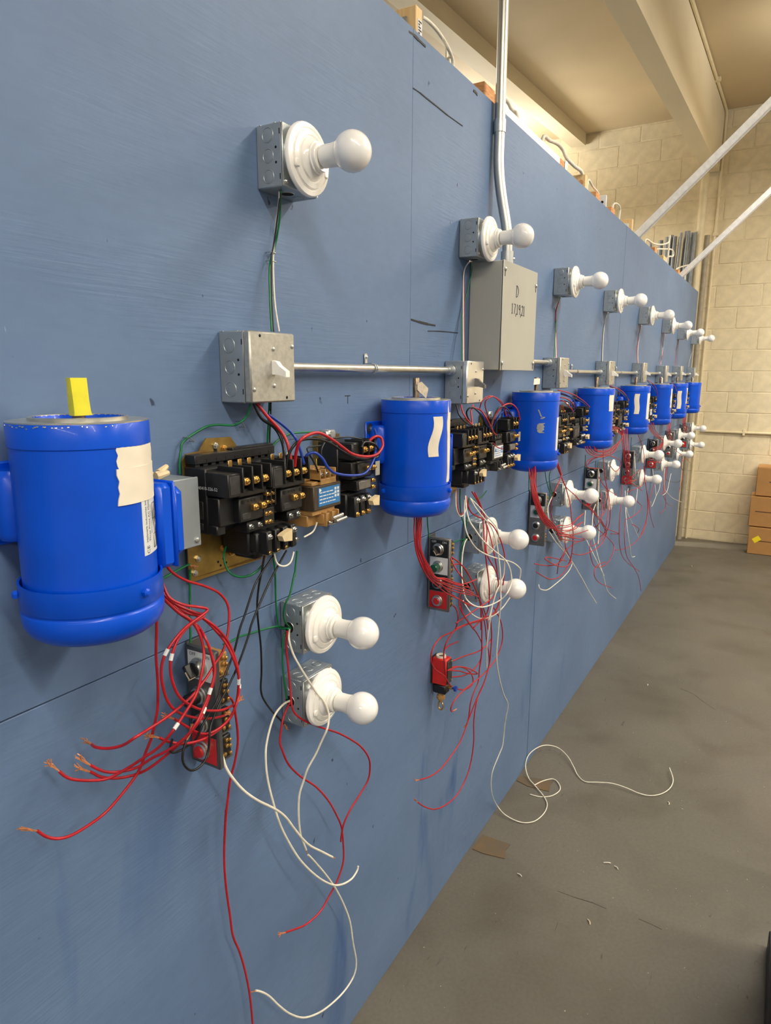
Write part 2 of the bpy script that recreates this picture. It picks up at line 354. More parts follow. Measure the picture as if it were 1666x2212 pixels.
# far wall pipes
o = tag(MB().cyl((7.62, .066, 0), (7.62, .066, 3.66), .036, 20).build('drain_pipe', 'pipe'), 'cream painted vertical pipe in the corner beyond the blue wall end', 'pipe')
cp = thing('thin_conduit', 'thin cream conduit running along the beam and down the block wall', 'conduit', (XB-.02, -.055, 0))
P = [(0, 0, 0), (0, 0, 2), (0, 0, 4.10), (-.012, 0, 4.19), (-.08, 0, 4.225)]+[(-x, 0, CZ(XB-x)-.020) for x in (.3, 1, 2, 3, 4, 5)]
MB().tube(P, .0125, 8).build('tube', 'pipe', cp)
for x in (1.0, 3.0): MB().box(-x-.02, -x+.02, -.03, .022, CZ(XB-x)-.036, CZ(XB-x)-.004, .003).build('clip', 'pipe', cp)
for z in (1.2, 3.1): MB().box(-.018, .02, -.03, .02, z, z+.03, .003).build('clip', 'pipe', cp)
hc = thing('wall_conduit', 'thin cream conduit running level across the block wall behind the bulbs', 'conduit', (XB-.016, 0, 1.165))
MB().cyl((0, -3, 0), (0, -.10, 0), .013, 10).build('tube', 'pipe', hc)
for y in (-.5, -1.6): MB().box(-.015, .018, y-.012, y+.012, -.03, .03, .003).build('clip', 'pipe', hc)
# stored grey tubes behind the wall end
for i, (y, x, zt, r, ln) in enumerate(((.515, 7.60, 3.06, .014, 0), (.42, 7.60, 3.07, .022, 0), (.355, 7.56, 3.09, .018, .03), (.325, 7.60, 3.11, .022, .02), (.285, 7.57, 3.09, .02, .02), (.25, 7.66, 3.10, .014, .10), (.222, 7.52, 3.11, .013, .10), (.195, 7.63, 3.14, .016, .09), (.165, 7.57, 3.13, .018, .06), (.135, 7.62, 3.12, .018, .05), (.10, 7.56, 3.11, .016, .04))):
    t = MB().lathe([(r*.8, zt-.05), (r*.8, zt), (r, zt), (r, 0)], (x, y, 0), (0, 0, 1), 12, cap=False)
    t.xf(lambda p, y=y, ln=ln, zt=zt: Vector((p.x, p.y+(p.z/zt-1)*ln*-1.0, p.z)))
    tag(t.build('stored_tube', 'pvc'), ('leftmost', 'second from the left', 'third from the left', 'fourth from the left', 'fifth from the left', 'middle one', 'fifth from the right', 'fourth from the right', 'third from the right', 'second from the right', 'rightmost')[i]+' of the grey tubes clustered upright behind the wall', 'tube', 'grey tubes stored upright behind the wall')
t = MB().lathe([(.021, 3.06), (.021, 3.10), (.026, 3.10), (.026, 0)], (7.72, .008, 0), (0, 0, 1), 14, cap=False)
tag(t.build('wide_tube', 'wtube'), 'single wide grey tube standing right of the cream corner pipe', 'tube')
# cardboard boxes
for i, (z0, z1, x0, y0, lab) in enumerate(((0, .272, 7.42, -.655, 'bottom brown cardboard box of the stack, with a yellow sticker'), (.276, .575, 7.44, -.64, 'middle brown cardboard box of the stack by the block wall'), (.579, .86, 7.47, -.67, 'top brown cardboard box of the stack by the block wall'))):
    b = thing('cardboard_box', lab, 'box', (x0, y0, z0), 'stacked cardboard boxes')
    h = z1-z0
    MB().box(0, .33, -.62, 0, 0, h-.003, .006).build('carton', 'card', b)
    MB().box(-.0008, .33, -.30, -.27, h-.004, h-.0015).build('top_tape', 'tan', b)
    MB().box(-.0006, .001, -.32, -.05 if i < 2 else -.11, h*.5-.004, h*.5+.006).build('printed_line', 'cardink', b)
    if i == 0:
        s = MB().box(-.0012, 0, -.034, .034, -.024, .024); a = math.radians(-38)
        s.xf(lambda p: Vector((p.x, p.y*math.cos(a)-p.z*math.sin(a)-.075, p.y*math.sin(a)+p.z*math.cos(a)+h*.56))).build('yellow_sticker', 'ypap', b)
# black cabinet at the right frame edge
cb = thing('black_cabinet', 'black steel cabinet whose base corner shows at the bottom right edge', 'cabinet', (.5, -.968, 0))
MB().box(0, 1.62, -.6, -.012, .06, .42, .006).build('body', 'cab', cb); MB().box(0, 1.63, -.6, 0, .0, .06, .004).build('plinth', 'cab', cb); MB().box(0, 1.63, -.61, 0, .42, .45, .004).build('top', 'cab', cb)
# shims and stains on the floor by the wall
def shim(pts, lab):
    tag(MB().prism(pts, (0, 0, 0), (1, 0, 0), (0, 1, 0), (0, 0, .0025)).build('floor_shim', 'rust'), lab, 'plate')
shim([(2.155, -.012), (2.158, -.123), (2.12, -.118), (2.075, -.132), (2.06, -.05), (2.063, -.009)], 'rusty flat plate on the floor against the wall, nearer one')
shim([(2.60, -.004), (2.64, -.143), (2.60, -.14), (2.555, -.148), (2.545, -.06), (2.56, -.003)], 'rusty flat plate on the floor under the curled white wire')
for i, (x, y, a, l, lab) in enumerate(((1.93, -.475, .6, .022, 'pale green scrap lying alone on the near concrete floor'), (2.02, -.215, 1.2, .02, 'small white scrap on the floor near the closer rusty plate'), (2.72, -.60, .3, .02, 'small white scrap on the floor right of the long white wire'), (2.25, -.47, 2.0, .025, 'thin white wire clipping on the floor, left of a close pair'), (2.23, -.50, .9, .02, 'thin white wire clipping on the floor, right of a close pair'), (3.82, -.33, .2, .02, 'white scrap on the floor beside the wall, midway to the far wall'), (6.6, -.25, .4, .04, 'white scrap on the floor near the wall end'))):
    dx, dy = math.cos(a)*l, math.sin(a)*l
    tag(MB().tube(smooth([(x, y, .002), (x+dx*.5, y+dy*.5-.003, .005), (x+dx, y+dy, .002)], 4), .0018, 5).build('floor_scrap', 'cream' if i == 0 else 'wwhite'), lab, 'scrap')
# ------------------------------------------------------------------ bulb fixtures (origin: box centre on the wall)
NY = (0, -1, 0)
def steel_box(par, s, d, holes, name='steel_box', notch=True):
    h = s/2
    b = MB().box(-h, h, -d, 0, -h, h, .0018).build(name, 'galv', par)
    e = MB()
    for a, c in ((-h, -h), (h, -h)):
        pass
    for z in (h-.0015, -h+.0005): e.box(-h-.0004, h+.0004, -d-.0004, -d+.0012, z, z+.001)
    for x in (-h-.0004, h-.0006): e.box(x, x+.001, -d-.0004, -d+.0012, -h, h)
    for y in (-.006, -d+.016): e.box(-h+.001, -h+.0035, y-.004, y, h-.0004, h+.0006)
    e.build('rim', 'galvd', b)
    hk = MB()
    for z in (.012, -.012): hk.cyl((-h-.0003, -d+.011, z), (-h+.001, -d+.011, z), .0022, 10)
    if notch:
        for z in (h*.62, -h*.62-.008): hk.box(-h-.0003, -h+.001, -d+.0005, -d+.0035, z, z+.009)
    hk.build('punched_holes', 'hole', b)
    for (side, u, v, r, op) in holes:
        if side == 'L': o, ax = (-h, u, v), (-1, 0, 0)
        elif side == 'T': o, ax = (v, u, h), (0, 0, 1)
        else: o, ax = (v, u, -h), (0, 0, -1)
        if op:
            MB().lathe([(r, 0), (r, .0005), (r*.99, .0007)], o, ax, 18).build('open_knockout', 'hole', b)
            MB().ring(o, ax, r*1.1, .0016, .0009, 18).build('knockout_rim', 'galvd', b)
        else:
            m = MB().lathe([(r*.82, 0), (r*.82, .0004), (r*.7, .0006)], o, ax, 18); m.ring(o, ax, r, .0012, .0008, 20)
            m.build('knockout', 'galv', b)
    return b
def fixture(name, label, loc, group, holes, tilt=0.):
    t = thing(name, label, 'light', loc, group)
    steel_box(t, .102, .054, holes)
    m = MB().box(-.0505, .0505, -.0575, -.0545, -.0505, .0505, .001); m.lathe([(.047, .0575), (.047, .067), (.044, .068)], (0, 0, 0), NY, 28)
    m.build('raised_ring', 'galvd', t)
    for sx, sz in ((-1, -1), (1, 1)): MB().lathe([(.0035, .0575), (.0035, .0595), (.002, .061)], (sx*.043, 0, sz*.043), NY, 8).build('screw', 'screw', t)
    lh = MB().lathe([(.046, .0672), (.057, .0675), (.0605, .070), (.0605, .0735), (.0585, .0765), (.0510, .0786), (.0492, .0768), (.0478, .0772), (.0466, .0810), (.0385, .0834), (.0368, .0814), (.0354, .0820), (.0342, .0856), (.0298, .0880), (.0265, .0912), (.0250, .0935), (.0262, .0945), (.0262, .0965), (.0240, .0975), (.0238, .1030), (.0225, .1045), (.0205, .1045)], (0, 0, 0), NY, 36).build('lampholder', 'white', t)
    for sx in (-1, 1):
        q = MB().lathe([(.0055, 0), (.0055, .0015), (.0035, .002)], (sx*.0415, -.0785, .004), NY, 10); q.build('mounting_screw', 'screw', lh)
        MB().box(sx*.0415-.006, sx*.0415+.006, -.0835, -.078, -.022, -.008, .002).build('terminal_boss', 'white', lh)
    bp = MB().lathe([(.0125, .100), (.0150, .1040), (.0150, .1075)], (0, 0, 0), NY, 20).build('screw_base', 'screw', t)
    MB().lathe([(.0176, .1072), (.0188, .1085), (.0188, .124), (.0198, .135), (.0222, .1435)], (0, 0, 0), NY, 28).build('bulb_neck', 'wplas', t)
    pr = []; c, R = .1665, .0330
    a0 = math.asin(.0222/R)
    for i in range(15):
        a = math.pi-a0-(math.pi-a0)*i/14; pr.append((max(.0004, R*math.sin(a)), c+R*math.cos(a)))
    MB().lathe(pr, (0, 0, 0), NY, 36).build('bulb_globe', 'bulb', t, ang=60)
    return t
U3 = [('L', -.026, .033, .0125, 0), ('L', -.026, 0, .0118, 0), ('L', -.026, -.033, .0118, 0), ('B', -.028, -.004, .012, 1), ('B', -.028, .03, .011, 0)]
L3_ = [('L', -.027, .033, .0118, 0), ('L', -.022, 0, .0115, 1), ('L', -.027, -.035, .0118, 0), ('T', -.028, -.030, .0115, 0), ('T', -.028, 0.004, .0115, 0), ('T', -.028, .034, .0105, 0)]
gU, gL = 'bulb fixtures in the top row', 'bulb fixtures in the lower rows'
UX = [0, .981, 1.832, 2.731, 3.575, 4.505, 5.403, 6.217, 7.135]; UZ = [0, 2.101, 2.108, 2.094, 2.098, 2.096, 2.090, 2.083, 2.080]
fu = fixture('bulb_fixture', 'frosted bulb on white lampholder and steel box, nearest and largest of the top row', (UX[1]+.051, 0, UZ[1]), gU, U3)
for k in range(2, 9):
    lab = f'frosted bulb on white lampholder, {ORD[k]} from the camera in the top row'
    if k == 2: lab = 'frosted bulb on white lampholder above the grey enclosure, before the tall conduit'
    if k == 8: lab = 'frosted bulb on white lampholder, farthest of the top row, at the wall end'
    clone(fu, (UX[k]+.051, 0, UZ[k]), lab)
LX = [0, 1.009, 1.914, 2.822, 3.675, 4.58, 5.46, 6.27, 7.20]
fl_ = fixture('bulb_fixture', 'frosted bulb on white lampholder, nearest of the upper row under the motors', (LX[1]+.051, 0, 1.229), gL, L3_)
for k in range(1, 9):
    for r, z in ((0, 1.229), (1, 1.069)):
        if k == 1 and r == 0: continue
        w = 'lower' if r else 'upper'
        if k == 4 and r == 0: lab = 'white lampholder without its bulb, fourth in the upper row under the motors'
        elif k == 1: lab = 'frosted bulb on white lampholder, nearest of the lowest row, red wire hanging from its box'
        else: lab = f'frosted bulb on white lampholder, {ORD[k]} from the camera in the {"lowest row" if r else "upper row under the motors"}'
        clone(fl_, (LX[k]+.051+(-.003 if r else 0), 0, z), lab, skip=('bulb_globe', 'bulb_neck', 'screw_base') if (k == 4 and r == 0) else ())
# ------------------------------------------------------------------ switch boxes (origin: box centre on the wall)
def switch_box(label, loc, polished=False, conn=None):
    t = thing('switch_box', label, 'switch', loc, 'switch boxes along the conduit'); h = .0595
    steel_box(t, .119, .054, [('L', -.024, .036, .0128, 0), ('L', -.024, 0, .0115, 0), ('L', -.024, -.037, .0128, 0), ('B', -.03, .0, .012, 1)])
    cv = 'mirror' if polished else 'plate'
    m = MB().box(-h, h, -.0695, -.0542, -h, h, .0028); cvr = m.build('cover', cv, t)
    hl = MB()
    for sx, sz in ((-1, 1), (1, -1)): hl.cyl((sx*.034, -.0699, sz*.052), (sx*.034, -.0690, sz*.052), .0026, 10)
    hl.build('cover_slot', 'hole', cvr)
    for sx, sz in ((-.052, -.037), (.052, .037), (.0, .031), (0, -.031)):
        MB().lathe([(.0036, .0695), (.0036, .0708), (.002, .0718)], (sx, 0, sz), NY, 10).build('screw', 'screw', cvr)
    tg = 'sgrey' if polished else 'wplas'
    m = MB().box(-.0055, .0055, -.0712, -.069, -.012, .012, .0008)
    m.prism([(-.0705, .012), (-.079, .010), (-.085, .003), (-.100, -.0065), (-.100, -.0160), (-.082, -.0120), (-.0705, -.0120)], (-.0055, 0, 0), (0, 1, 0), (0, 0, 1), (.011, 0, 0))
    m.build('toggle', tg, t)
    return t
SZ = [0, 1.743, 1.711, 1.741, 1.7435, 1.750, 1.745, 1.752, 1.75]
sb = switch_box('steel switch box with white toggle, nearest along the conduit, under the first top lamp', (SX[1]+.0595, 0, SZ[1]))
switch_box('steel switch box with polished mirror cover beside the grey enclosure', (SX[2]+.0595, 0, SZ[2]), True)
for k in range(3, 9): clone(sb, (SX[k]+.0595, 0, SZ[k]), f'steel switch box with white toggle, {ORD[k]} from the camera along the conduit' if k < 8 else 'steel switch box with white toggle, farthest one at the wall end')
# ------------------------------------------------------------------ conduits
def conduit(xa, xb, z, label, straps=(), lz=None):
    t = thing('conduit', label, 'conduit', (xa, -.022, z), 'level conduit runs between switch boxes')
    MB().cyl((0, 0, 0), (xb-xa, 0, 0), .0092, 16).build('tube', 'emt', t)
    for x, d in ((xb-xa-.026, 1), (.0, 1)):
        m = MB().lathe([(.0092, 0), (.0125, .001), (.0125, .018), (.0145, .019), (.0145, .026)] if x > .001 else [(.0145, 0), (.0145, .007), (.0125, .008), (.0125, .026), (.0092, .027)], (x, 0, 0), (1, 0, 0), 14); m.lathe([(.003, 0), (.003, .016)], (x+.01, 0, 0), (0, -.5, .87), 8)
        m.build('connector', 'galvd', t)
    for sx in straps:
        x = sx-xa; m = MB()
        for a in range(-6, 7):
            pass
        m.tube([(x, .0, .0112*1), (x, -.008, .008), (x, -.0112, 0), (x, -.008, -.008), (x, 0, -.0112)], .0016, 4)
        m.tube([(x+.007, .0, .0112*1), (x+.007, -.008, .008), (x+.007, -.0112, 0), (x+.007, -.008, -.008), (x+.007, 0, -.0112)], .0016, 4)
        m.box(x-.002, x+.009, .018, .0205, .010, .034, .002); m.box(x-.002, x+.009, .0, .0205, .010, .0125)
        m.lathe([(.0035, 0), (.0035, .002), (.002, .003)], (x+.0035, .018, .026), NY, 8)
        m.build('strap', 'galvd', t)
    return t
conduit(SX[1]+.119, SX[2], 1.745, 'bright steel conduit between the first switch box and the polished one', (1.33,))
conduit(2.222, SX[3], 1.781, 'short bright conduit between the grey enclosure and the third switch box')
for k, ss in ((3, (3.05,)), (4, (3.96,)), (5, ()), (6, ()), (7, ())):
    conduit(SX[k]+.119, SX[k+1], 1.748, f'bright steel conduit between the {ORD[k]} and {ORD[k+1]} switch boxes', ss)
rc = thing('riser_conduit', 'tall thick steel conduit rising from the grey enclosure past the wall top', 'conduit', (2.062, 0, 2.055))
MB().tube(smooth([(.012, -.052, 0), (.012, -.052, .06), (.010, -.047, .12), (.004, -.028, .22), (0, -.019, .30), (0, -.018, .42), (-.004, -.018, .8), (-.008, -.018, 1.3), (-.010, -.018, 1.86)], 5), .0158, 18).build('tube', 'emt', rc)
m = MB().lathe([(.022, 0), (.022, .012), (.0195, .013), (.0195, .05), (.0158, .051)], (.012, -.052, 0), (0, 0, 1), 18); m.lathe([(.004, 0), (.004, .027)], (.012, -.052, .03), (.8, -.6, 0), 8); m.build('connector', 'galvd', rc)
m = MB().lathe([(.0178, -.018), (.0182, -.012), (.0182, .012), (.0178, .018)], (0, -.018, .405), (0, 0, 1), 18); m.box(.016, .046, -.006, -.0005, .393, .417, .002); m.box(.012, .018, -.018, -.004, .393, .417); m.lathe([(.004, 0), (.004, .004)], (.034, -.006, .405), NY, 8); m.build('strap', 'galvd', rc)
# ------------------------------------------------------------------ grey enclosure
en = thing('grey_enclosure', 'light grey steel enclosure hand-lettered D 17,19,21 under the tall conduit', 'box', (1.916, 0, 1.747))
MB().box(0, .303, -.100, 0, 0, .308, .0015).build('body', 'grey', en)
cv = MB().box(-.0008, .3045, -.104, -.1015, -.001, .310, .0012).build('cover', 'grey', en)
MB().box(.0005, .3025, -.1016, -.0999, .0005, .3075).build('gap', 'hole', en)
for x, z in ((.012, .285), (.290, .268), (.010, .020), (.293, .024)):
    MB().lathe([(.004, .104), (.006, .1045), (.006, .107), (.0035, .109)], (x, 0, z), NY, 8).build('screw', 'screw', cv)
    MB().box(x-.002, x+.002, -.1046, -.104, z-.020, z-.006).build('slot', 'hole', cv)
MB().lathe([(.0105, 0), (.011, .002), (.008, .004)], (.09, -.06, -.0), (0, 0, -1), 12).build('plug', 'grey', en)
def hand(strokes, x, z, s):
    m = MB()
    for st in strokes: m.tube(smooth([(x+px*s*1.0, -.1042, z+pz*s) for px, pz in st], 3), .0012, 4)
    return m
glyph = {'D': [[(0, 0), (0, 1.5)], [(0, 1.5), (.45, 1.35), (.75, .8), (.5, .2), (0, 0)]], '1': [[(-.06, 1.05), (.06, 1.22)], [(.06, 1.22), (.06, 0)], [(-.12, 0), (.24, 0)]], '7': [[(-.15, 1.18), (.4, 1.22)], [(.4, 1.22), (.1, 0)]], ',': [[(.1, .1), (-.1, -.3)]], '9': [[(.42, 1.0), (.3, 1.22), (.02, 1.15), (-.06, .85), (.12, .65), (.38, .75), (.42, 1.0)], [(.42, 1.05), (.40, .5), (.34, 0)]], '2': [[(-.08, 1.0), (.12, 1.22), (.34, 1.0), (.18, .5), (-.1, 0)], [(-.1, 0), (.4, .02)]]}
mk = hand(glyph['D'], .112, .216, .0225)
for ch, x in (('1', .079), ('7', .098), (',', .114), ('1', .123), ('9', .140), (',', .157), ('2', .166), ('1', .184)):
    h_ = hand(glyph[ch], x, .167, .0235); mk.add(h_.v, h_.f)
mk.build('marker_lettering', 'ink', cv)
# ------------------------------------------------------------------ motors (origin: axis foot on the wall line, z = 0)
AY = -.09
def cpatch(a0, a1, z0, z1, r, n=8, th=.0006, wave=0., skew=0., nz=6, jag=0.):
    m = MB(); vs = []; fs = []
    rnd = random.Random(int(abs(a0)*10)+7)
    for j in range(nz+1):
        w = j/nz; z = z0+(z1-z0)*w
        off = wave*math.sin(w*2*math.pi)+skew*w; jl, jr = rnd.uniform(-jag, jag), rnd.uniform(-jag, jag)
        for s_ in (0, 1):
            for i in range(n+1):
                a = math.radians(a0+off+jl+(a1-a0+jr-jl)*i/n); R = r+(th if s_ else -.001)+(.0003*math.sin(w*9+i) if s_ else 0); vs.append((R*math.sin(a), AY-R*math.cos(a), z))
    W_ = 2*(n+1)
    for j in range(nz):
        for i in range(n):
            p = j*W_+(n+1)+i; fs.append((p, p+1, p+1+W_, p+W_))
        for e in (0, n):
            p = j*W_+e; q = p+(n+1); fs.append((p, q, q+W_, p+W_) if e == 0 else (q, p, p+W_, q+W_))
    for j in (0, nz):
        for i in range(n):
            p = j*W_+i; q = p+(n+1); fs.append((p, p+1, q+1, q) if j == 0 else (q, q+1, p+1, p))
    return m.add(vs, fs)
def motor(label, loc):
    t = thing('electric_motor', label, 'motor', loc, 'blue motors in a row')
    RB = .0808
    MB().lathe([(.060, 1.455), (RB, 1.455), (RB, 1.645), (.0822, 1.6465), (.0822, 1.6735), (.0815, 1.6745), (.058, 1.6745)], (0, AY, 0), (0, 0, 1), 56).build('body', 'blue', t)
    MB().lathe([(.0800, 1.6742), (.0812, 1.6746), (.0812, 1.6762), (.0575, 1.6762), (.0575, 1.6800), (.0555, 1.6808), (.0535, 1.6800), (.0525, 1.674)], (0, AY, 0), (0, 0, 1), 56, cap=False).build('end_ring', 'alu', t)
    MB().lathe([(.0535, 1.6795), (.050, 1.668), (.032, 1.661), (.028, 1.668), (.016, 1.668), (.012, 1.664), (.0005, 1.664)], (0, AY, 0), (0, 0, 1), 40, cap=False).build('end_bell', 'blue', t)
    MB().lathe([(.0079, 1.66), (.0079, 1.7235), (.0072, 1.7245)], (0, AY, 0), (0, 0, 1), 20).build('shaft', 'shaft', t)
    fc = MB().lathe([(.0840, 1.452), (.0840, 1.4775), (.0868, 1.4780), (.0868, 1.4475), (.0862, 1.4468), (.0846, 1.4452), (.0846, 1.4428), (.0862, 1.4412), (.0866, 1.4405), (.0866, 1.430), (.0850, 1.4215), (.0800, 1.4125), (.0715, 1.4060), (.060, 1.4030), (.0005, 1.4015)], (0, AY, 0), (0, 0, 1), 56, cap=False)
    fcv = fc.build('fan_cover', 'blue', t, ang=50)
    for a in (-118, -45+52, 62+35, 180):
        a = math.radians(a); d = Vector((math.sin(a), -math.cos(a), 0)); p = Vector((0, AY, 1.4640))
        MB().lathe([(.003, .079), (.003, .087), (.0058, .087), (.0058, .0915), (.003, .0935)], p, d, 6).build('cover_bolt', 'blue', fcv)
    tb = MB().box(.072, .098, AY-.050, AY+.035, 1.472, 1.588, .006)
    tbo = tb.build('terminal_box', 'blue', t); MB().box(.099, .126, AY-.043, AY+.021, 1.481, 1.579, .009).build('lid', 'blue', tbo); MB().box(.096, .1005, AY-.052, AY+.030, 1.470, 1.590, .003).build('lid_flange', 'blue', tbo)
    ft = MB().box(-.086, .072, -.006, -.0005, 1.518, 1.624, .003); ft.box(-.052, .052, -.030, -.006, 1.532, 1.612, .006)
    ft.lathe([(.020, -.044), (.026, -.036), (.026, .036), (.020, .044)], (-.052, -.022, 1.571), (0, 0, 1), 14)
    fo = ft.build('mounting_foot', 'blue', t)
    for z in (1.535, 1.607): MB().box(-.080, -.062, -.0066, -.004, z-.005, z+.005, .002).build('foot_slot', 'hole', fo)
    b = MB().lathe([(.0125, .006), (.0125, .008)], (-.0715, 0, 1.607), NY, 18); b.build('washer', 'black2', fo)
    MB().lathe([(.006, .008), (.006, .012), (.003, .0135)], (-.0715, 0, 1.607), NY, 6).build('bolt', 'screw', fo)
    return t
mlab = {1: 'nearest blue motor with yellow tape on its shaft and white tape on its side', 2: 'second blue motor with a tan paper flag on its shaft and a wavy tape strip', 3: 'third blue motor with a square white flag and grey tape residue', 4: 'fourth blue motor, plain front with a white tape strip on its right edge', 5: 'fifth blue motor with one broad vertical strip of white tape', 6: 'sixth blue motor, plain front, white tag at its shaft', 7: 'seventh blue motor with a slim vertical strip of white tape', 8: 'farthest blue motor, at the end of the blue wall'}
m0 = motor(mlab[1], (MX[1], 0, 0)); motors = {1: m0}
for k in range(2, 9): motors[k] = clone(m0, (MX[k], 0, 0), mlab[k])
RT = .0812
# shaft tapes and body tapes
m = MB().prism([(-.016, .0), (-.012, -.003), (.012, .002), (.014, .0), (.012, -.002)], (0, 0, 1.684), (1, 0, 0), (0, 1, 0), (0, 0, .046))
yt = MB(); vs = []
for j, (z, w0, w1) in enumerate(((1.681, -.0115, .0135), (1.686, -.0110, .0118), (1.70, -.0115, .0105), (1.7265, -.0130, .0095))):
    for x, y in ((w0, -.0085), (-.004, -.0105), (w1*.5, -.0098), (w1, -.0085), (w1, -.0070), (.008, .0072), (-.008, .0072), (w0, -.0070)): vs.append((x, AY+y, z))
fs = [tuple(range(8))[::-1], tuple(range(24, 32))]+[(j*8+i, j*8+(i+1) % 8, (j+1)*8+(i+1) % 8, (j+1)*8+i) for j in range(3) for i in range(8)]
yt.add(vs, fs).build('shaft_tape', 'yellow', m0, ang=50)
cpatch(-7, 58, 1.618, 1.656, RT, 12, .0006, jag=2).build('side_tape', 'tape', m0); cpatch(-9, 58, 1.577, 1.621, RT, 12, .0011, jag=2).build('side_tape', 'tape', m0)
pl = cpatch(15, 52, 1.507, 1.580, RT-.0002, 10, .0003, jag=0).build('nameplate', 'label', m0)
def wrap(a0, z0): return lambda x, y: Vector(((RT+.0004)*math.sin(math.radians(a0)+y*-1/RT), AY-(RT+.0004)*math.cos(math.radians(a0)+y*-1/RT), z0+x))
text('Hallmark Industries Inc.', .0058, pl, 'ink', wrap(20.5, 1.551)); text('Three Phase AC Motor', .0058, pl, 'ink', wrap(25.5, 1.551)); text('www.hallmarkind.com', .0042, pl, 'ink', wrap(29.5, 1.551)); text('CE', .009, pl, 'ink', wrap(21.5, 1.5135))
g = MB()
for a in (33.5, 37.5, 41.5, 45.5): c_ = cpatch(a, a+.35, 1.512, 1.57, RT+.0002, 1, .0003); g.add(c_.v, c_.f)
for z in (1.512, 1.53, 1.55, 1.57): c_ = cpatch(33.5, 47, z, z+.0004, RT+.0002, 4, .0003, nz=1); g.add(c_.v, c_.f)
g.build('plate_table', 'ink', pl)
def flag(k, pts, m_='tape', th=.0008, yo=-.009):
    MB().prism(pts, (0, AY+yo, 0), (1, 0, 0), (0, 0, 1), (0, th, 0)).build('shaft_flag', m_, motors[k])
flag(2, [(-.010, 1.712), (.010, 1.716), (.046, 1.700), (.036, 1.676), (-.010, 1.697)], 'tan'); flag(3, [(-.058, 1.700), (-.055, 1.721), (.009, 1.721), (.009, 1.702)], 'tape')
flag(6, [(-.02, 1.683), (-.012, 1.722), (.03, 1.716), (.03, 1.683)]); flag(8, [(-.03, 1.683), (-.02, 1.715), (.03, 1.712), (.03, 1.683)])
cpatch(-40, -20.5, 1.548, 1.639, RT, 6, .0006, wave=-3.2, skew=7, nz=12).build('side_tape', 'tape', motors[2]); cpatch(4, 24, 1.484, 1.672, RT, 5, .0009, wave=3, nz=12, jag=2).build('edge_tape', 'tape', motors[2])
cpatch(-64, -50, 1.540, 1.573, RT, 5, .0003, jag=4).build('residue', 'resid', motors[3]); cpatch(-60, -52, 1.588, 1.594, RT, 4, .0003, skew=6).build('residue', 'resid', motors[3]); cpatch(-58, -55, 1.594, 1.618, RT, 2, .0003, skew=-8).build('residue', 'resid', motors[3])
cpatch(-6, 18, 1.47, 1.59, RT, 5, .0004).build('nameplate', 'label', motors[3])
cpatch(-30, -4, 1.575, 1.652, RT, 5, .0008, jag=2).build('edge_tape', 'tape', motors[4]); cpatch(-79, -60, 1.52, 1.632, RT, 5, .0008, wave=2, nz=10).build('side_tape', 'tape', motors[5])
cpatch(-24, 6, 1.49, 1.635, RT, 5, .0006).build('nameplate', 'label', motors[5]); cpatch(-20, 0, 1.52, 1.66, RT, 4, .0008, jag=3).build('edge_tape', 'tape', motors[6])
cpatch(-74, -52, 1.482, 1.618, RT, 5, .0008, wave=2, nz=10).build('side_tape', 'tape', motors[7]); cpatch(-16, 8, 1.52, 1.64, RT, 4, .0008, jag=4).build('edge_tape', 'tape', motors[7])
ch = MB()
for i in range(26):
    a = random.gauss(-62, 26); z = 1.6735-abs(random.gauss(0, .0012)); c_ = cpatch(a, a+random.uniform(.6, 2.2), z-.0012, z, .0823, 2, .0002, nz=1, jag=.4); ch.add(c_.v, c_.f)
ch.build('chipped_paint', 'alu', m0)
# ------------------------------------------------------------------ nearest steel junction box with wire nuts
jb = thing('junction_box', 'square steel junction box behind the nearest motor terminal box', 'box', (.687, 0, 1.5205))
MB().box(-.055, .055, -.062, 0, -.054, .054, .003).build('steel_box', 'galv', jb); c_ = MB().box(-.056, .056, -.066, -.063, -.055, .055, .004).build('cover', 'galv', jb)
MB().lathe([(.0042, .066), (.0042, .068), (.002, .069)], (.046, 0, -.045), NY, 10).build('screw', 'screw', c_)
hm = MB().tube(smooth([(-.022, -.0662, .040), (-.016, -.0662, .044), (-.011, -.0662, .039), (-.016, -.0662, .033), (-.015, -.0662, .027)], 3), .0008, 4); hm.build('marker_scribble', 'ink', c_)
def nut(lab, p, d): tag(MB().lathe([(.0065, 0), (.0068, .004), (.0055, .011), (.0042, .020), (.0038, .022)], p, d, 8).build('wire_nut', 'cream'), lab, 'connector', 'wire nuts on the junction box')
nut('beige wire nut lying rightmost on the steel junction box', (.678, -.046, 1.5825), (1, -.15, .14)); nut('beige wire nut tipped up at the back of the steel junction box', (.700, -.028, 1.5825), (.8, .2, .35)); nut('beige wire nut leftmost on the steel junction box by the motor', (.655, -.050, 1.5825), (.75, .35, .2))
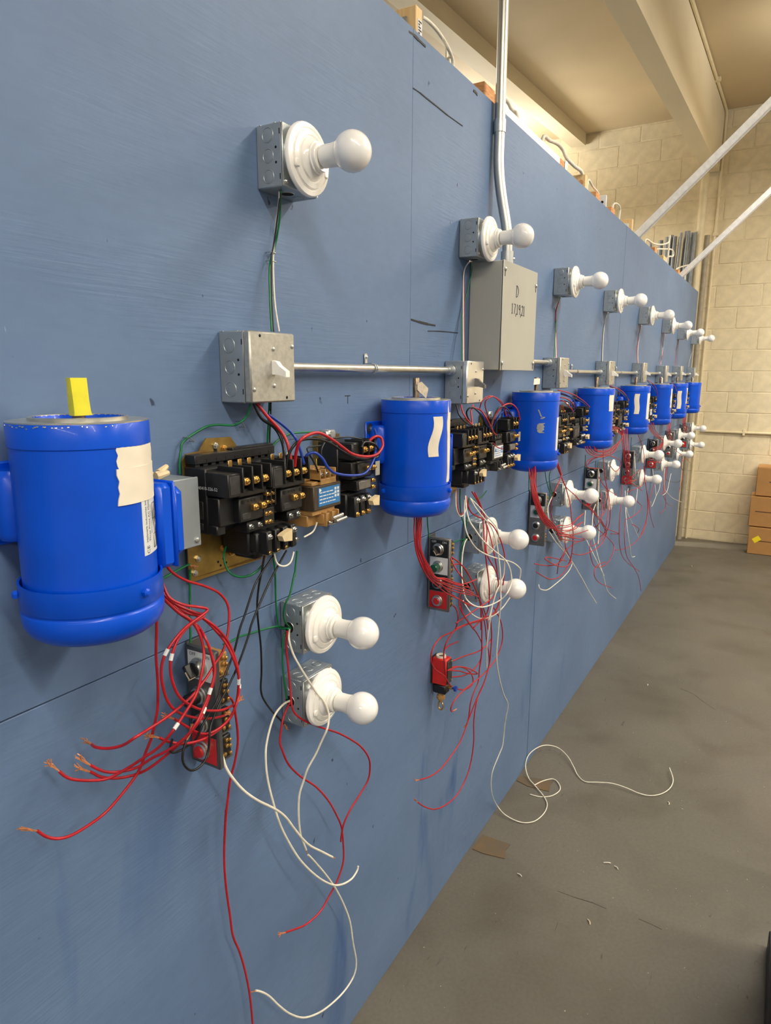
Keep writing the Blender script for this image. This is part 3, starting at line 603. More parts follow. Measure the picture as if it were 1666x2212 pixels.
# ------------------------------------------------------------------ starters (coordinates relative to the switch box left edge)
def lug(par, x, y, z, s=.006, name='terminal', m_='brass'):
    m = MB().box(x-s, x+s*.9, y, y+.012, z-s, z+s, .0012)
    q = m.build(name, m_, par)
    s_ = MB().lathe([(s*.72, 0), (s*.72, .0022), (s*.55, .0032)], (x, y, z), NY, 12); s_.build('terminal_screw', m_, q)
    MB().box(x-s*.6, x+s*.6, y-.0036, y-.0030, z-.0007, z+.0007).build('screw_slot', 'hole', q)
def contactor(par, x0, aux=True, code=None):
    # black two-storey contactor block 100 mm wide
    z = lambda v: v
    m = MB().box(x0, x0+.098, -.058, -.010, 1.476, 1.584, .002)
    m.box(x0, x0+.030, -.106, -.056, 1.540, 1.578, .0015); m.box(x0+.030, x0+.098, -.084, -.056, 1.540, 1.582, .0015)
    for i in range(4): m.box(x0+.029+i*.0228, x0+.0325+i*.0228, -.110, -.056, 1.545, 1.586, .001)
    m.box(x0+.030, x0+.098, -.100, -.056, 1.536, 1.549, .002)
    m.box(x0+.002, x0+.096, -.082, -.056, 1.490, 1.538, .002); m.box(x0+.034, x0+.094, -.096, -.080, 1.493, 1.533, .002)
    m.box(x0+.000, x0+.020, -.078, -.056, 1.476, 1.492, .002); m.box(x0+.060, x0+.098, -.088, -.056, 1.470, 1.490, .002)
    for i in range(5): m.box(x0+.006+i*.018, x0+.016+i*.018, -.030, -.012, 1.584, 1.592)
    c = m.build('contactor', 'black', par)
    d = MB()
    d.box(x0+.004, x0+.027, -.1066, -.105, 1.544, 1.574, .001); d.box(x0+.040, x0+.060, -.0968, -.095, 1.497, 1.508, .001)
    d.box(x0-.0006, x0+.002, -.050, -.020, 1.500, 1.530, .001); d.box(x0-.0006, x0+.002, -.048, -.016, 1.482, 1.494, .001)
    d.build('moulding', 'black2', c)
    for i in range(3):
        lug(c, x0+.0425+i*.0228, -.108, 1.562)
        MB().box(x0+.038+i*.0228, x0+.047+i*.0228, -.072, -.0705, 1.578, 1.594, .0005).build('tab', 'brass', c)
    for i in range(2): lug(c, x0+.066+i*.020, -.104, 1.516, .0055)
    for i in range(2): lug(c, x0+.066+i*.022, -.092, 1.481, .0045, m_='screw')
    hm = MB()
    for i in range(2): hm.cyl((x0+.043+i*.046, -.0968, 1.527), (x0+.043+i*.046, -.0955, 1.527), .0032, 10)
    for i in range(3): hm.cyl((x0+.055+i*.008, -.0968, 1.527), (x0+.055+i*.008, -.0955, 1.527), .0011, 8)
    hm.build('mould_holes', 'hole', c)
    return c
def reversing(dx, label, first=False):
    t = thing('reversing_starter', label, 'starter', (dx, 0, 0), 'black paired contactor starters')
    pl = [(.764, 1.394), (.946, 1.387), (.946, 1.43), (.962, 1.45), (.962, 1.590), (.955, 1.602), (.895, 1.603), (.876, 1.624), (.818, 1.626), (.800, 1.606), (.772, 1.604), (.764, 1.594)]
    m = MB().prism(pl, (0, -.0105, 0), (1, 0, 0), (0, 0, 1), (0, .0025, 0)); m.box(.764, .946, -.0105, -.0085, 1.387, 1.394); m.box(.80, .93, -.008, 0, 1.41, 1.58)
    p = m.build('back_plate', 'zinc', t)
    q = MB().prism([(.79, 1.592), (.83, 1.592), (.84, 1.602), (.862, 1.602), (.862, 1.588), (.79, 1.58)], (0, -.016, 0), (1, 0, 0), (0, 0, 1), (0, .005, 0)); q.box(.892, .955, -.016, -.0105, 1.592, 1.6045, .002); q.build('bracket', 'zinc', p)
    MB().box(.834, .842, -.0112, -.0100, 1.600, 1.617, .002).build('keyhole', 'hole', p)
    for x, z in ((.8375, 1.612), (.858, 1.606), (.826, 1.596), (.925, 1.598), (.785, 1.425), (.776, 1.402), (.865, 1.417), (.845, 1.43)):
        MB().lathe([(.0058, .0105), (.0058, .013), (.004, .0135), (.004, .016), (.002, .0165)], (x, 0, z), NY, 6).build('plate_screw', 'screw' if x < .84 else 'brass', p)
    hm = MB()
    for x, z in ((.832, 1.408), (.838, 1.400), (.852, 1.402), (.845, 1.411)): hm.cyl((x, -.0110, z), (x, -.0100, z), .0022, 8)
    hm.build('plate_holes', 'hole', p)
    c1 = contactor(t, .766); c2 = contactor(t, .872)
    if first:
        text('40410-326-52', .0075, c1, 'label', lambda x, y: Vector((.7655, -.062-x*1.0, 1.552+y)))
    a = MB()
    a.box(.768, .966, -.034, -.012, 1.588, 1.603, .001); a.box(.86, .966, -.03, -.012, 1.600, 1.607, .001)
    for i in range(9): a.box(.772+i*.022, .785+i*.022, -.0345, -.012, 1.590, 1.595)
    a.build('bus_cover', 'black', t)
    ax = MB().box(.862, .885, -.100, -.056, 1.513, 1.540, .001); ax.box(.858, .884, -.098, -.056, 1.478, 1.508, .001)
    for x in (.868, .879): ax.box(x-.001, x+.001, -.106, -.098, 1.513, 1.540)
    axo = ax.build('auxiliary_contact', 'black', t)
    for x in (.866, .8755):
        for z in (1.519, 1.533): lug(axo, x-.0015, -.1035, z, .0034, m_='brass')
        for z in (1.484, 1.499): lug(axo, x-.004, -.101, z, .0034, m_='brass')
    o = MB().box(.842, .944, -.074, -.012, 1.424, 1.474, .003); o.box(.846, .940, -.090, -.07, 1.430, 1.466, .003)
    for x in (.852, .874, .896, .918): o.box(x, x+.013, -.108, -.085, 1.428, 1.470, .002)
    o.box(.925, .968, -.080, -.020, 1.418, 1.452, .002); o.box(.862, .905, -.070, -.02, 1.413, 1.43, .003)
    ov = o.build('overload_relay', 'black', t)
    for x in (.858, .902, .925): lug(ov, x, -.110, 1.460, .005, m_='screw')
    for x in (.858, .880, .902): lug(ov, x, -.106, 1.432, .0048)
    for i in range(5): lug(ov, .930+i*.0085, -.084, 1.426+i*.0012, .0035, m_='screw')
    MB().prism([(-.011, -.008), (.011, -.011), (.012, .010), (.003, .008), (-.010, .005), (-.016, .002)], (.888, -.124, 1.458), (1, 0, 0), (0, 0, 1), (0, .012, 0)).build('reset_lever', 'cream', ov)
    return t
def transformer(dx, label, style):
    t = thing('control_transformer', label, 'transformer', (dx, 0, 0), 'control transformers beside the contactors')
    co = MB().box(.990, 1.080, -.104, -.022, 1.480, 1.527, .002).build('core', 'lamin' if style == 'blue' else 'black', t)
    cm_ = 'ochre' if style == 'blue' else 'black2'
    c = MB().box(.993, 1.066, -.098, -.018, 1.527, 1.534, .001); c.box(.993, 1.064, -.080, -.018, 1.534, 1.556, .002)
    for i in range(4): c.box(1.012+i*.0165, 1.0145+i*.0165, -.104, -.078, 1.532, 1.556, .001)
    c.box(1.012, 1.064, -.104, -.078, 1.527, 1.538, .001); c.build('top_terminal_block', cm_, t)
    b = MB().box(.993, 1.066, -.098, -.018, 1.470, 1.480, .001); b.box(.993, 1.060, -.086, -.018, 1.447, 1.470, .002); b.box(1.02, 1.068, -.104, -.080, 1.450, 1.470, .001)
    for i in range(3): b.box(1.022+i*.02, 1.0245+i*.02, -.110, -.080, 1.446, 1.474, .001)
    b = b.build('bottom_terminal_block', cm_, t)
    MB().box(.985, 1.085, -.012, 0, 1.462, 1.54, .002).build('foot', 'black', t); MB().box(1.0, 1.06, -.022, -.012, 1.47, 1.535).build('spacer', 'black', t)
    for i in range(3): lug(t, 1.0225+i*.0165, -.098, 1.546, .005, m_='screw')
    f = MB()
    for i in range(2): f.cyl((1.032+i*.006, -.116-.004*i, 1.462-.007*i), (1.066+i*.006, -.116-.004*i, 1.464-.007*i), .0038, 10)
    f.build('fuse', 'screw', b)
    for i in range(3): lug(b, 1.034+i*.016, -.112, 1.452, .0042, m_='screw')
    lb = MB().box(1.004, 1.074, -.1050, -.1040, 1.487, 1.522); l_ = lb.build('label', 'xblue' if style == 'blue' else ('label' if style == 'white' else 'black2'), t)
    ink = 'label' if style == 'blue' else ('ink' if style == 'white' else 'sgrey')
    g = MB(); rn = random.Random(5)
    for r in range(4):
        x = 1.007
        while x < 1.050:
            w = rn.uniform(.004, .011); g.box(x, x+w, -.1054, -.1049, 1.512-r*.0065, 1.5138-r*.0065); x += w+.002
    for x in (1.056, 1.065):
        for r in range(3): g.box(x, x+.006, -.1054, -.1049, 1.513-r*.007, 1.518-r*.007)
    g.prism([(0, 0), (.007, .003), (.006, .006), (0, .008)] if style == 'blue' else [(0, 0), (.014, .001), (.010, .006), (.006, .012), (.003, .006)], (1.006, -.1054, 1.514 if style == 'blue' else 1.506), (1, 0, 0), (0, 0, 1), (0, .0005, 0))
    g.build('label_print', ink if style != 'white' else 'xblue', l_)
    return t
def single(dx, label):
    t = thing('motor_starter', label, 'starter', (dx, 0, 0), 'single black starters left of the motors')
    p = MB().box(1.128, 1.215, -.010, 0, 1.435, 1.606, .001); p.box(1.128, 1.140, -.014, -.008, 1.56, 1.606); p = p.build('back_plate', 'zinc', t)
    b_ = MB().box(1.140, 1.172, -.030, -.006, 1.598, 1.618, .003); b_.lathe([(.006, .030), (.006, .034)], (1.152, 0, 1.610), NY, 8); b_.build('ground_lug', 'galvd', p)
    m = MB().box(1.130, 1.214, -.062, -.010, 1.490, 1.596, .002); m.box(1.132, 1.16, -.098, -.06, 1.560, 1.596, .003); m.box(1.158, 1.214, -.080, -.06, 1.560, 1.598, .002)
    for i in range(3): m.box(1.1575+i*.024, 1.161+i*.024, -.106, -.06, 1.562, 1.600, .001)
    m.box(1.134, 1.212, -.094, -.060, 1.520, 1.556, .002); m.box(1.150, 1.210, -.100, -.092, 1.524, 1.552, .002)
    m.box(1.134, 1.214, -.080, -.010, 1.440, 1.490, .003)
    for i in range(3): m.box(1.140+i*.024, 1.156+i*.024, -.098, -.075, 1.440, 1.484, .002)
    c = m.build('housing', 'black', t)
    MB().box(1.150, 1.196, -.1015, -.0995, 1.498, 1.515, .001).build('rating_label', 'sgrey', c); MB().box(1.144, 1.2, -.0998, -.06, 1.496, 1.517, .001).build('auxiliary_block', 'black', c)
    for i in range(2): lug(c, 1.1725+i*.024, -.104, 1.580, .0062)
    for i in range(2): lug(c, 1.182+i*.022, -.106, 1.540, .0055)
    for i in range(2): lug(c, 1.204, -.104, 1.498+i*.014, .0045)
    for i in range(3): lug(c, 1.150+i*.022, -.100, 1.476, .005, m_='screw')
    for i in range(3): lug(c, 1.148+i*.022, -.100, 1.447, .0048)
    MB().box(1.205, 1.222, -.1075, -.106, 1.522, 1.552).build('steel_tab', 'galvd', c)
    MB().prism([(-.011, -.008), (.011, -.011), (.012, .010), (.003, .008), (-.010, .005), (-.016, .002)], (1.196, -.116, 1.470), (1, 0, 0), (0, 0, 1), (0, .012, 0)).build('reset_lever', 'cream', c)
    return t
rv = reversing(0, 'nearest pair of black contactors on a yellow zinc plate, code 40410-326-52', True)
tr = transformer(0, 'nearest control transformer, ochre blocks, brown core and blue label', 'blue')
trw = transformer(SX[2]-.868, 'control transformer with a white label, right of the second paired contactors', 'white')
trk = transformer(SX[3]-.868, 'black control transformer at the third station, left of the fourth motor', 'black')
sg = single(0, 'single black starter left of the second motor, looped red and blue wires')
for k in range(2, 9):
    r = clone(rv, (SX[k]-.868, 0, 0), f'pair of black contactors just right of the {ORD[k]} motor', skip=('lettering',))
    if k < 8: clone(sg, (SX[k]-.868, 0, 0), f'single black starter just left of the {ORD[k+1]} motor')
for k in range(4, 9):
    src = trw if k in (5,) else trk
    clone(src, (SX[k]-.868, 0, 0), f'black control transformer at the {ORD[k]} station' if src is trk else 'control transformer with a pale label at the fifth station')
# ------------------------------------------------------------------ control stations: plate square to the wall, face towards -x
PX = [0, .752, 1.666, 2.550, 3.398, 4.320, 5.195, 6.012, 6.900]
def knob(t, y, z, col, ln=.018, r=.0105, collar='screw', ring=True):
    c = MB().lathe([(.0165, 0), (.0165, .005), (.0145, .0065), (.0145, .011), (.0125, .0125), (.0112, .0125)], (0, y, z), (-1, 0, 0), 20 if ring else 6).build('button_collar', collar, t)
    MB().lathe([(r, .004), (r, ln-.0015), (r-.0015, ln), (r*.5, ln+.0004)], (0, y, z), (-1, 0, 0), 20).build('button', col, c, ang=30)
def selector(t, y, z):
    c = MB().lathe([(.0175, 0), (.0175, .005), (.0155, .007), (.0150, .013), (.0130, .015)], (0, y, z), (-1, 0, 0), 24).build('selector_collar', 'screw', t)
    MB().lathe([(.0125, .012), (.0125, .017), (.011, .018)], (0, y, z), (-1, 0, 0), 20).build('selector_base', 'black', c)
    a = math.radians(52); f = lambda p: Vector((p.x, y+p.y*math.cos(a)-p.z*math.sin(a), z+p.y*math.sin(a)+p.z*math.cos(a)))
    MB().box(-.031, -.015, -.0125, .0125, -.0038, .0038, .0015).xf(f).build('selector_handle', 'black', c)
    MB().box(-.0315, -.020, -.0130, -.0122, -.003, .003).xf(f).build('pointer', 'cream', c); MB().box(-.0316, -.0308, -.012, .002, -.0012, .0012).xf(f).build('pointer_line', 'cream', c)
def station(k, label, body, rows, blocks=True):
    t = thing('control_station', label, 'switch', (PX[k], 0, 1.172), 'push button control stations')
    yc = -.037
    MB().box(0, .012, -.072, -.003, -.108, .108, .0025).build('cover', body, t)
    MB().box(.004, .042, -.005, 0, -.100, .112, .001).build('mounting_bracket', 'dgrey', t)
    for (z, kind, leg, col) in rows:
        if leg: 
            lg = MB().box(-.0012, .0, -.066, -.010, z-.024, z+.026, .0004).build('legend_plate', leg, t)
            if kind == 'sel':
                i_ = 'ink' if leg in ('label', 'alu') else 'label'; S = .0085
                text('OFF', S, lg, i_, lambda x, y: Vector((-.0015, -.022-x, z+.0205+y))); text('ON', S, lg, i_, lambda x, y: Vector((-.0015, -.055-x, z+.0205+y)))
            if kind == 'start': text('START', .0085, lg, 'ink', lambda x, y: Vector((-.0015, yc-x, z+.0205+y)))
        if kind == 'sel': selector(t, yc, z)
        elif kind == 'long': knob(t, yc, z, col, .034, .0115)
        elif kind == 'hex': knob(t, yc, z, col, .014, .0100, 'screw', True)
        else: knob(t, yc, z, col, .0155)
    for i, z in enumerate((.078, .028, -.024, -.074)):
        b = MB().box(.012, .036, -.066, -.012, z-.022, z+.020, .002).build('contact_block', 'ochre' if (i == 0 and k == 1) else 'black', t)
        q = MB()
        for zz in (-.013, .001, .012): q.lathe([(.0038, 0), (.0038, .003), (.002, .004)], (.018+.005*(zz > 0), -.066, z+zz), NY, 8); q.lathe([(.0034, 0), (.0034, .003), (.002, .004)], (.031, -.066, z+zz-.003), NY, 8)
        q.build('terminal_screws', 'brass', b)
        MB().box(.012, .037, -.0685, -.060, z-.0235, z-.0225).build('clear_guard', 'sgrey', b)
    return t
station(1, 'nearest control station, dark cover edge-on with OFF ON selector, black and red buttons', 'dgrey', [(.076, 'sel', 'label', 0), (.026, 'long', None, 'black'), (-.026, 'btn', 'black2', 'black'), (-.076, 'btn', 'redp', 'redp')])
station(2, 'second control station, OFF ON selector above a dark green button on a white plate', 'sgrey', [(.076, 'sel', 'black', 0), (.026, 'long', 'label', 'green'), (-.024, 'btn', 'black', 'black'), (-.076, 'hex', 'redp', 'redp')])
station(3, 'third control station, green button on a white plate above ringed black and red buttons', 'sgrey', [(.078, 'sel', 'black', 0), (.030, 'btn', 'label', 'green'), (-.024, 'btn', None, 'black'), (-.074, 'btn', None, 'redp')])
station(4, 'fourth control station with a START legend over its green button', 'sgrey', [(.078, 'sel', 'black', 0), (.026, 'start', 'label', 'green'), (-.028, 'btn', None, 'black'), (-.074, 'btn', None, 'redp')])
station(5, 'fifth control station, dark upper legends and a red plate at the foot', 'sgrey', [(.074, 'btn', 'black', 'black'), (.022, 'btn', 'black', 'black'), (-.028, 'btn', None, 'black'), (-.076, 'hex', 'redp', 'redp')])
station(6, 'sixth control station, bright selector at top and red plate at the foot', 'sgrey', [(.078, 'sel', 'black', 0), (.028, 'btn', 'black', 'black'), (-.026, 'btn', None, 'black'), (-.076, 'hex', 'redp', 'redp')])
station(7, 'seventh control station, black and red round buttons between the far bulbs', 'sgrey', [(.078, 'sel', None, 0), (.028, 'btn', None, 'black'), (-.024, 'btn', None, 'black'), (-.074, 'btn', None, 'redp')])
station(8, 'farthest control station at the end of the blue wall', 'sgrey', [(.078, 'sel', None, 0), (.028, 'btn', None, 'black'), (-.024, 'btn', None, 'black'), (-.074, 'btn', 'redp', 'redp')])
# ------------------------------------------------------------------ red limit switch
ls = thing('limit_switch', 'red limit switch with a black foot and hook, low on the blue wall', 'switch', (1.702, 0, .815))
MB().box(0, .036, -.052, -.004, 0, .084, .003).build('housing', 'red', ls); MB().box(.004, .034, -.056, -.051, .006, .078, .001).build('open_front', 'black2', ls); MB().box(0, .036, -.004, 0, .0, .084).build('mounting_plate', 'black2', ls)
MB().lathe([(.015, .0835), (.015, .090), (.011, .090), (.011, .0845)], (.018, -.026, 0), (0, 0, 1), 18).build('conduit_entry', 'tape', ls); MB().lathe([(.010, .0842), (.010, .0848)], (.018, -.026, 0), (0, 0, 1), 14).build('entry_hole', 'hole', ls)
MB().box(.002, .034, -.050, -.006, -.030, -.0005, .004).build('foot', 'black', ls)
MB().lathe([(.010, -.030), (.010, -.040), (.013, -.042), (.013, -.050), (.009, -.052), (.009, -.056)], (.018, -.028, 0), (0, 0, 1), 14).build('bushing', 'ochre', ls)
m = MB(); R_ = .009; m.tube([(.018+R_*math.sin(a)*.3, -.028+R_*math.sin(a), -.075+1.5*R_*math.cos(a)) for a in [i*math.pi/8 for i in range(17)]], .0026, 6); m.cyl((.018, -.028, -.055), (.018, -.028, -.063), .004, 8); m.build('hook', 'brass', ls)
kb = MB().lathe([(.006, .050), (.006, .062)], (.026, 0, -.012), NY, 10).build('valve', 'brass', ls); MB().lathe([(.004, .060), (.004, .068), (.0085, .069), (.0085, .076)], (.026, 0, -.012), NY, 12).build('knob', 'wblue', kb)
for z in (.012, .072): MB().lathe([(.0035, .055), (.0035, .058)], (.030, 0, z), NY, 8).build('screw', 'screw', ls)
# ------------------------------------------------------------------ cable staples on the blue wall
for x, z, a, lab in ((1.004, 1.933, 0, 'metal staple over the top green wire, lower of a close pair'), (1.004, 1.948, 0, 'metal staple over the top green wire, upper of a close pair'), (.908, 1.644, .9, 'metal staple on the green arc just below the nearest switch box'), (.784, 1.627, .6, 'metal staple on the green arc above the zinc plate'), (1.060, 1.603, .4, 'metal staple on the green arc behind the blue supply wire')):
    m = MB().tube([(-.007, 0, 0), (-.007, -.012, 0), (.007, -.012, 0), (.007, 0, 0)], .0011, 5); tag(m.build('wire_staple', 'screw'), lab, 'staple'); o_ = COL.objects[-1]; o_.location = (x, 0, z); o_.rotation_euler = (0, a, 0)
# ------------------------------------------------------------------ timber and fittings showing above the wall top
def post(name, lab, x0, x1, y0, y1, zt, m_='pine', cat='lumber', z0=2.5150):
    t = thing(name, lab, cat, (x0, y0, z0)); MB().box(0, x1-x0, 0, y1-y0, 0, zt-z0, .002).build('timber', m_, t); return t
a = post('wood_post', 'pale wooden post above the wall top with a steel box and printed label', 1.605, 1.638, .024, .112, 2.604)
b_ = MB().box(-.010, -.0005, .020, .088, .0, .066, .003).build('steel_box', 'galvd', a); MB().cyl((-.011, .034, .045), (-.009, .034, .045), .0055, 12).build('open_knockout', 'hole', b_)
lb = MB().box(.008, .030, -.0012, 0, .016, .062).build('printed_label', 'label', a)
g = MB()
for i in range(7): g.box(.011, .027-.004*(i % 3), -.0016, -.0011, .018+i*.0062, .0215+i*.0062)
g.build('label_print', 'ink', lb)
post('wood_block', 'brown timber end with growth rings beside the tall conduit at the wall top', 2.05, 2.135, .030, .26, 2.588, 'pinex', z0=2.5147)
post('wood_post', 'pale wooden post tip just behind the tall conduit', 2.165, 2.20, .026, .112, 2.592)
ch_ = thing('white_channel', 'long white metal channel lying along the wall top right of the tall conduit', 'channel', (2.23, .03, 2.5147)); MB().box(0, .60, 0, .035, 0, .062, .002).build('channel', 'wplas', ch_)
d_ = post('wood_block', 'brown timber block at the end of the white channel', 2.835, 2.93, .03, .14, 2.577, 'pinex', z0=2.5147)
MB().box(.055, .092, -.004, -.0005, .004, .068, .001).build('steel_strap', 'galvd', d_); MB().cyl((.08, -.0045, .03), (.08, -.0035, .03), .004, 10).build('strap_hole', 'hole', d_)
e_ = post('wood_post', 'pale pine post with a round knot above the wall top', 3.195, 3.23, .024, .112, 2.602)
MB().lathe([(.012, 0), (.012, .0008)], (0, .020, .052), (-1, 0, 0), 14).build('knot', 'pinex', e_)
post('wood_block', 'brown timber end nearer of two close together on the wall top', 3.42, 3.50, .03, .16, 2.580, 'pinex', z0=2.5147)
f_ = thing('steel_plate', 'small white plate with a dark hole between two brown timber ends', 'plate', (3.62, .03, 2.5147)); MB().box(0, .012, 0, .06, 0, .092, .002).build('plate', 'label', f_); MB().cyl((-.0006, .02, .06), (.001, .02, .06), .007, 12).build('hole', 'hole', f_)
post('wood_block', 'brown timber end farther of two close together on the wall top', 3.74, 3.82, .03, .16, 2.578, 'pinex', z0=2.5147)
g_ = post('wood_post', 'pale post framing a white steel box above the wall top', 4.23, 4.266, .024, .112, 2.610)
b_ = MB().box(-.010, -.0005, .018, .088, .0, .070, .003).build('steel_box', 'label', g_); MB().cyl((-.011, .034, .046), (-.009, .034, .046), .006, 12).build('open_knockout', 'hole', b_)
post('wood_block', 'brown timber end beside the nearer diagonal strut foot', 5.05, 5.14, .03, .16, 2.585, 'pinex', z0=2.5147)
post('wood_block', 'pale timber end before the stored grey tubes', 5.42, 5.52, .03, .2, 2.585, 'pine', z0=2.5147)
post('wood_block', 'brown timber end beside the farther diagonal strut foot', 6.18, 6.27, .03, .16, 2.585, 'pinex', z0=2.5147)
def strut(P0, d, label):
    d = Vector(d).normalized(); L = (CZ(P0[0])-.02-P0[2])/d.z; t = thing('diagonal_strut', label, 'strut', P0, 'diagonal steel struts')
    x = Vector((1, 0, 0)); x = (x-d*x.dot(d)).normalized(); n = d.cross(x); w = .0206; th = .0028
    m = MB()
    def bar(a0, a1, b0, b1):
        vs = [x*a+n*b+d*l for l in (0, L) for (a, b) in ((a0, b0), (a1, b0), (a1, b1), (a0, b1))]
        m.add(vs, [(0, 1, 2, 3), (7, 6, 5, 4), (0, 4, 5, 1), (1, 5, 6, 2), (2, 6, 7, 3), (3, 7, 4, 0)])
    bar(-w, -w+th, -w, w); bar(w-th, w, -w, w); bar(-w+th, w-th, w-th, w); bar(-w, -w+.009, -w, -w+th); bar(w-.009, w, -w, -w+th)
    m.build('channel', 'strut', t); MB().box(-.03, .03, -.02, .03, -.012, .012, .002).build('foot_bracket', 'galvd', t)
strut((4.43, .055, 2.527), (.08, -.70, .70), 'nearer bright diagonal steel strut rising from the wall top')
strut((6.34, .055, 2.527), (.03, -.70, .70), 'farther bright diagonal steel strut rising from the wall top')
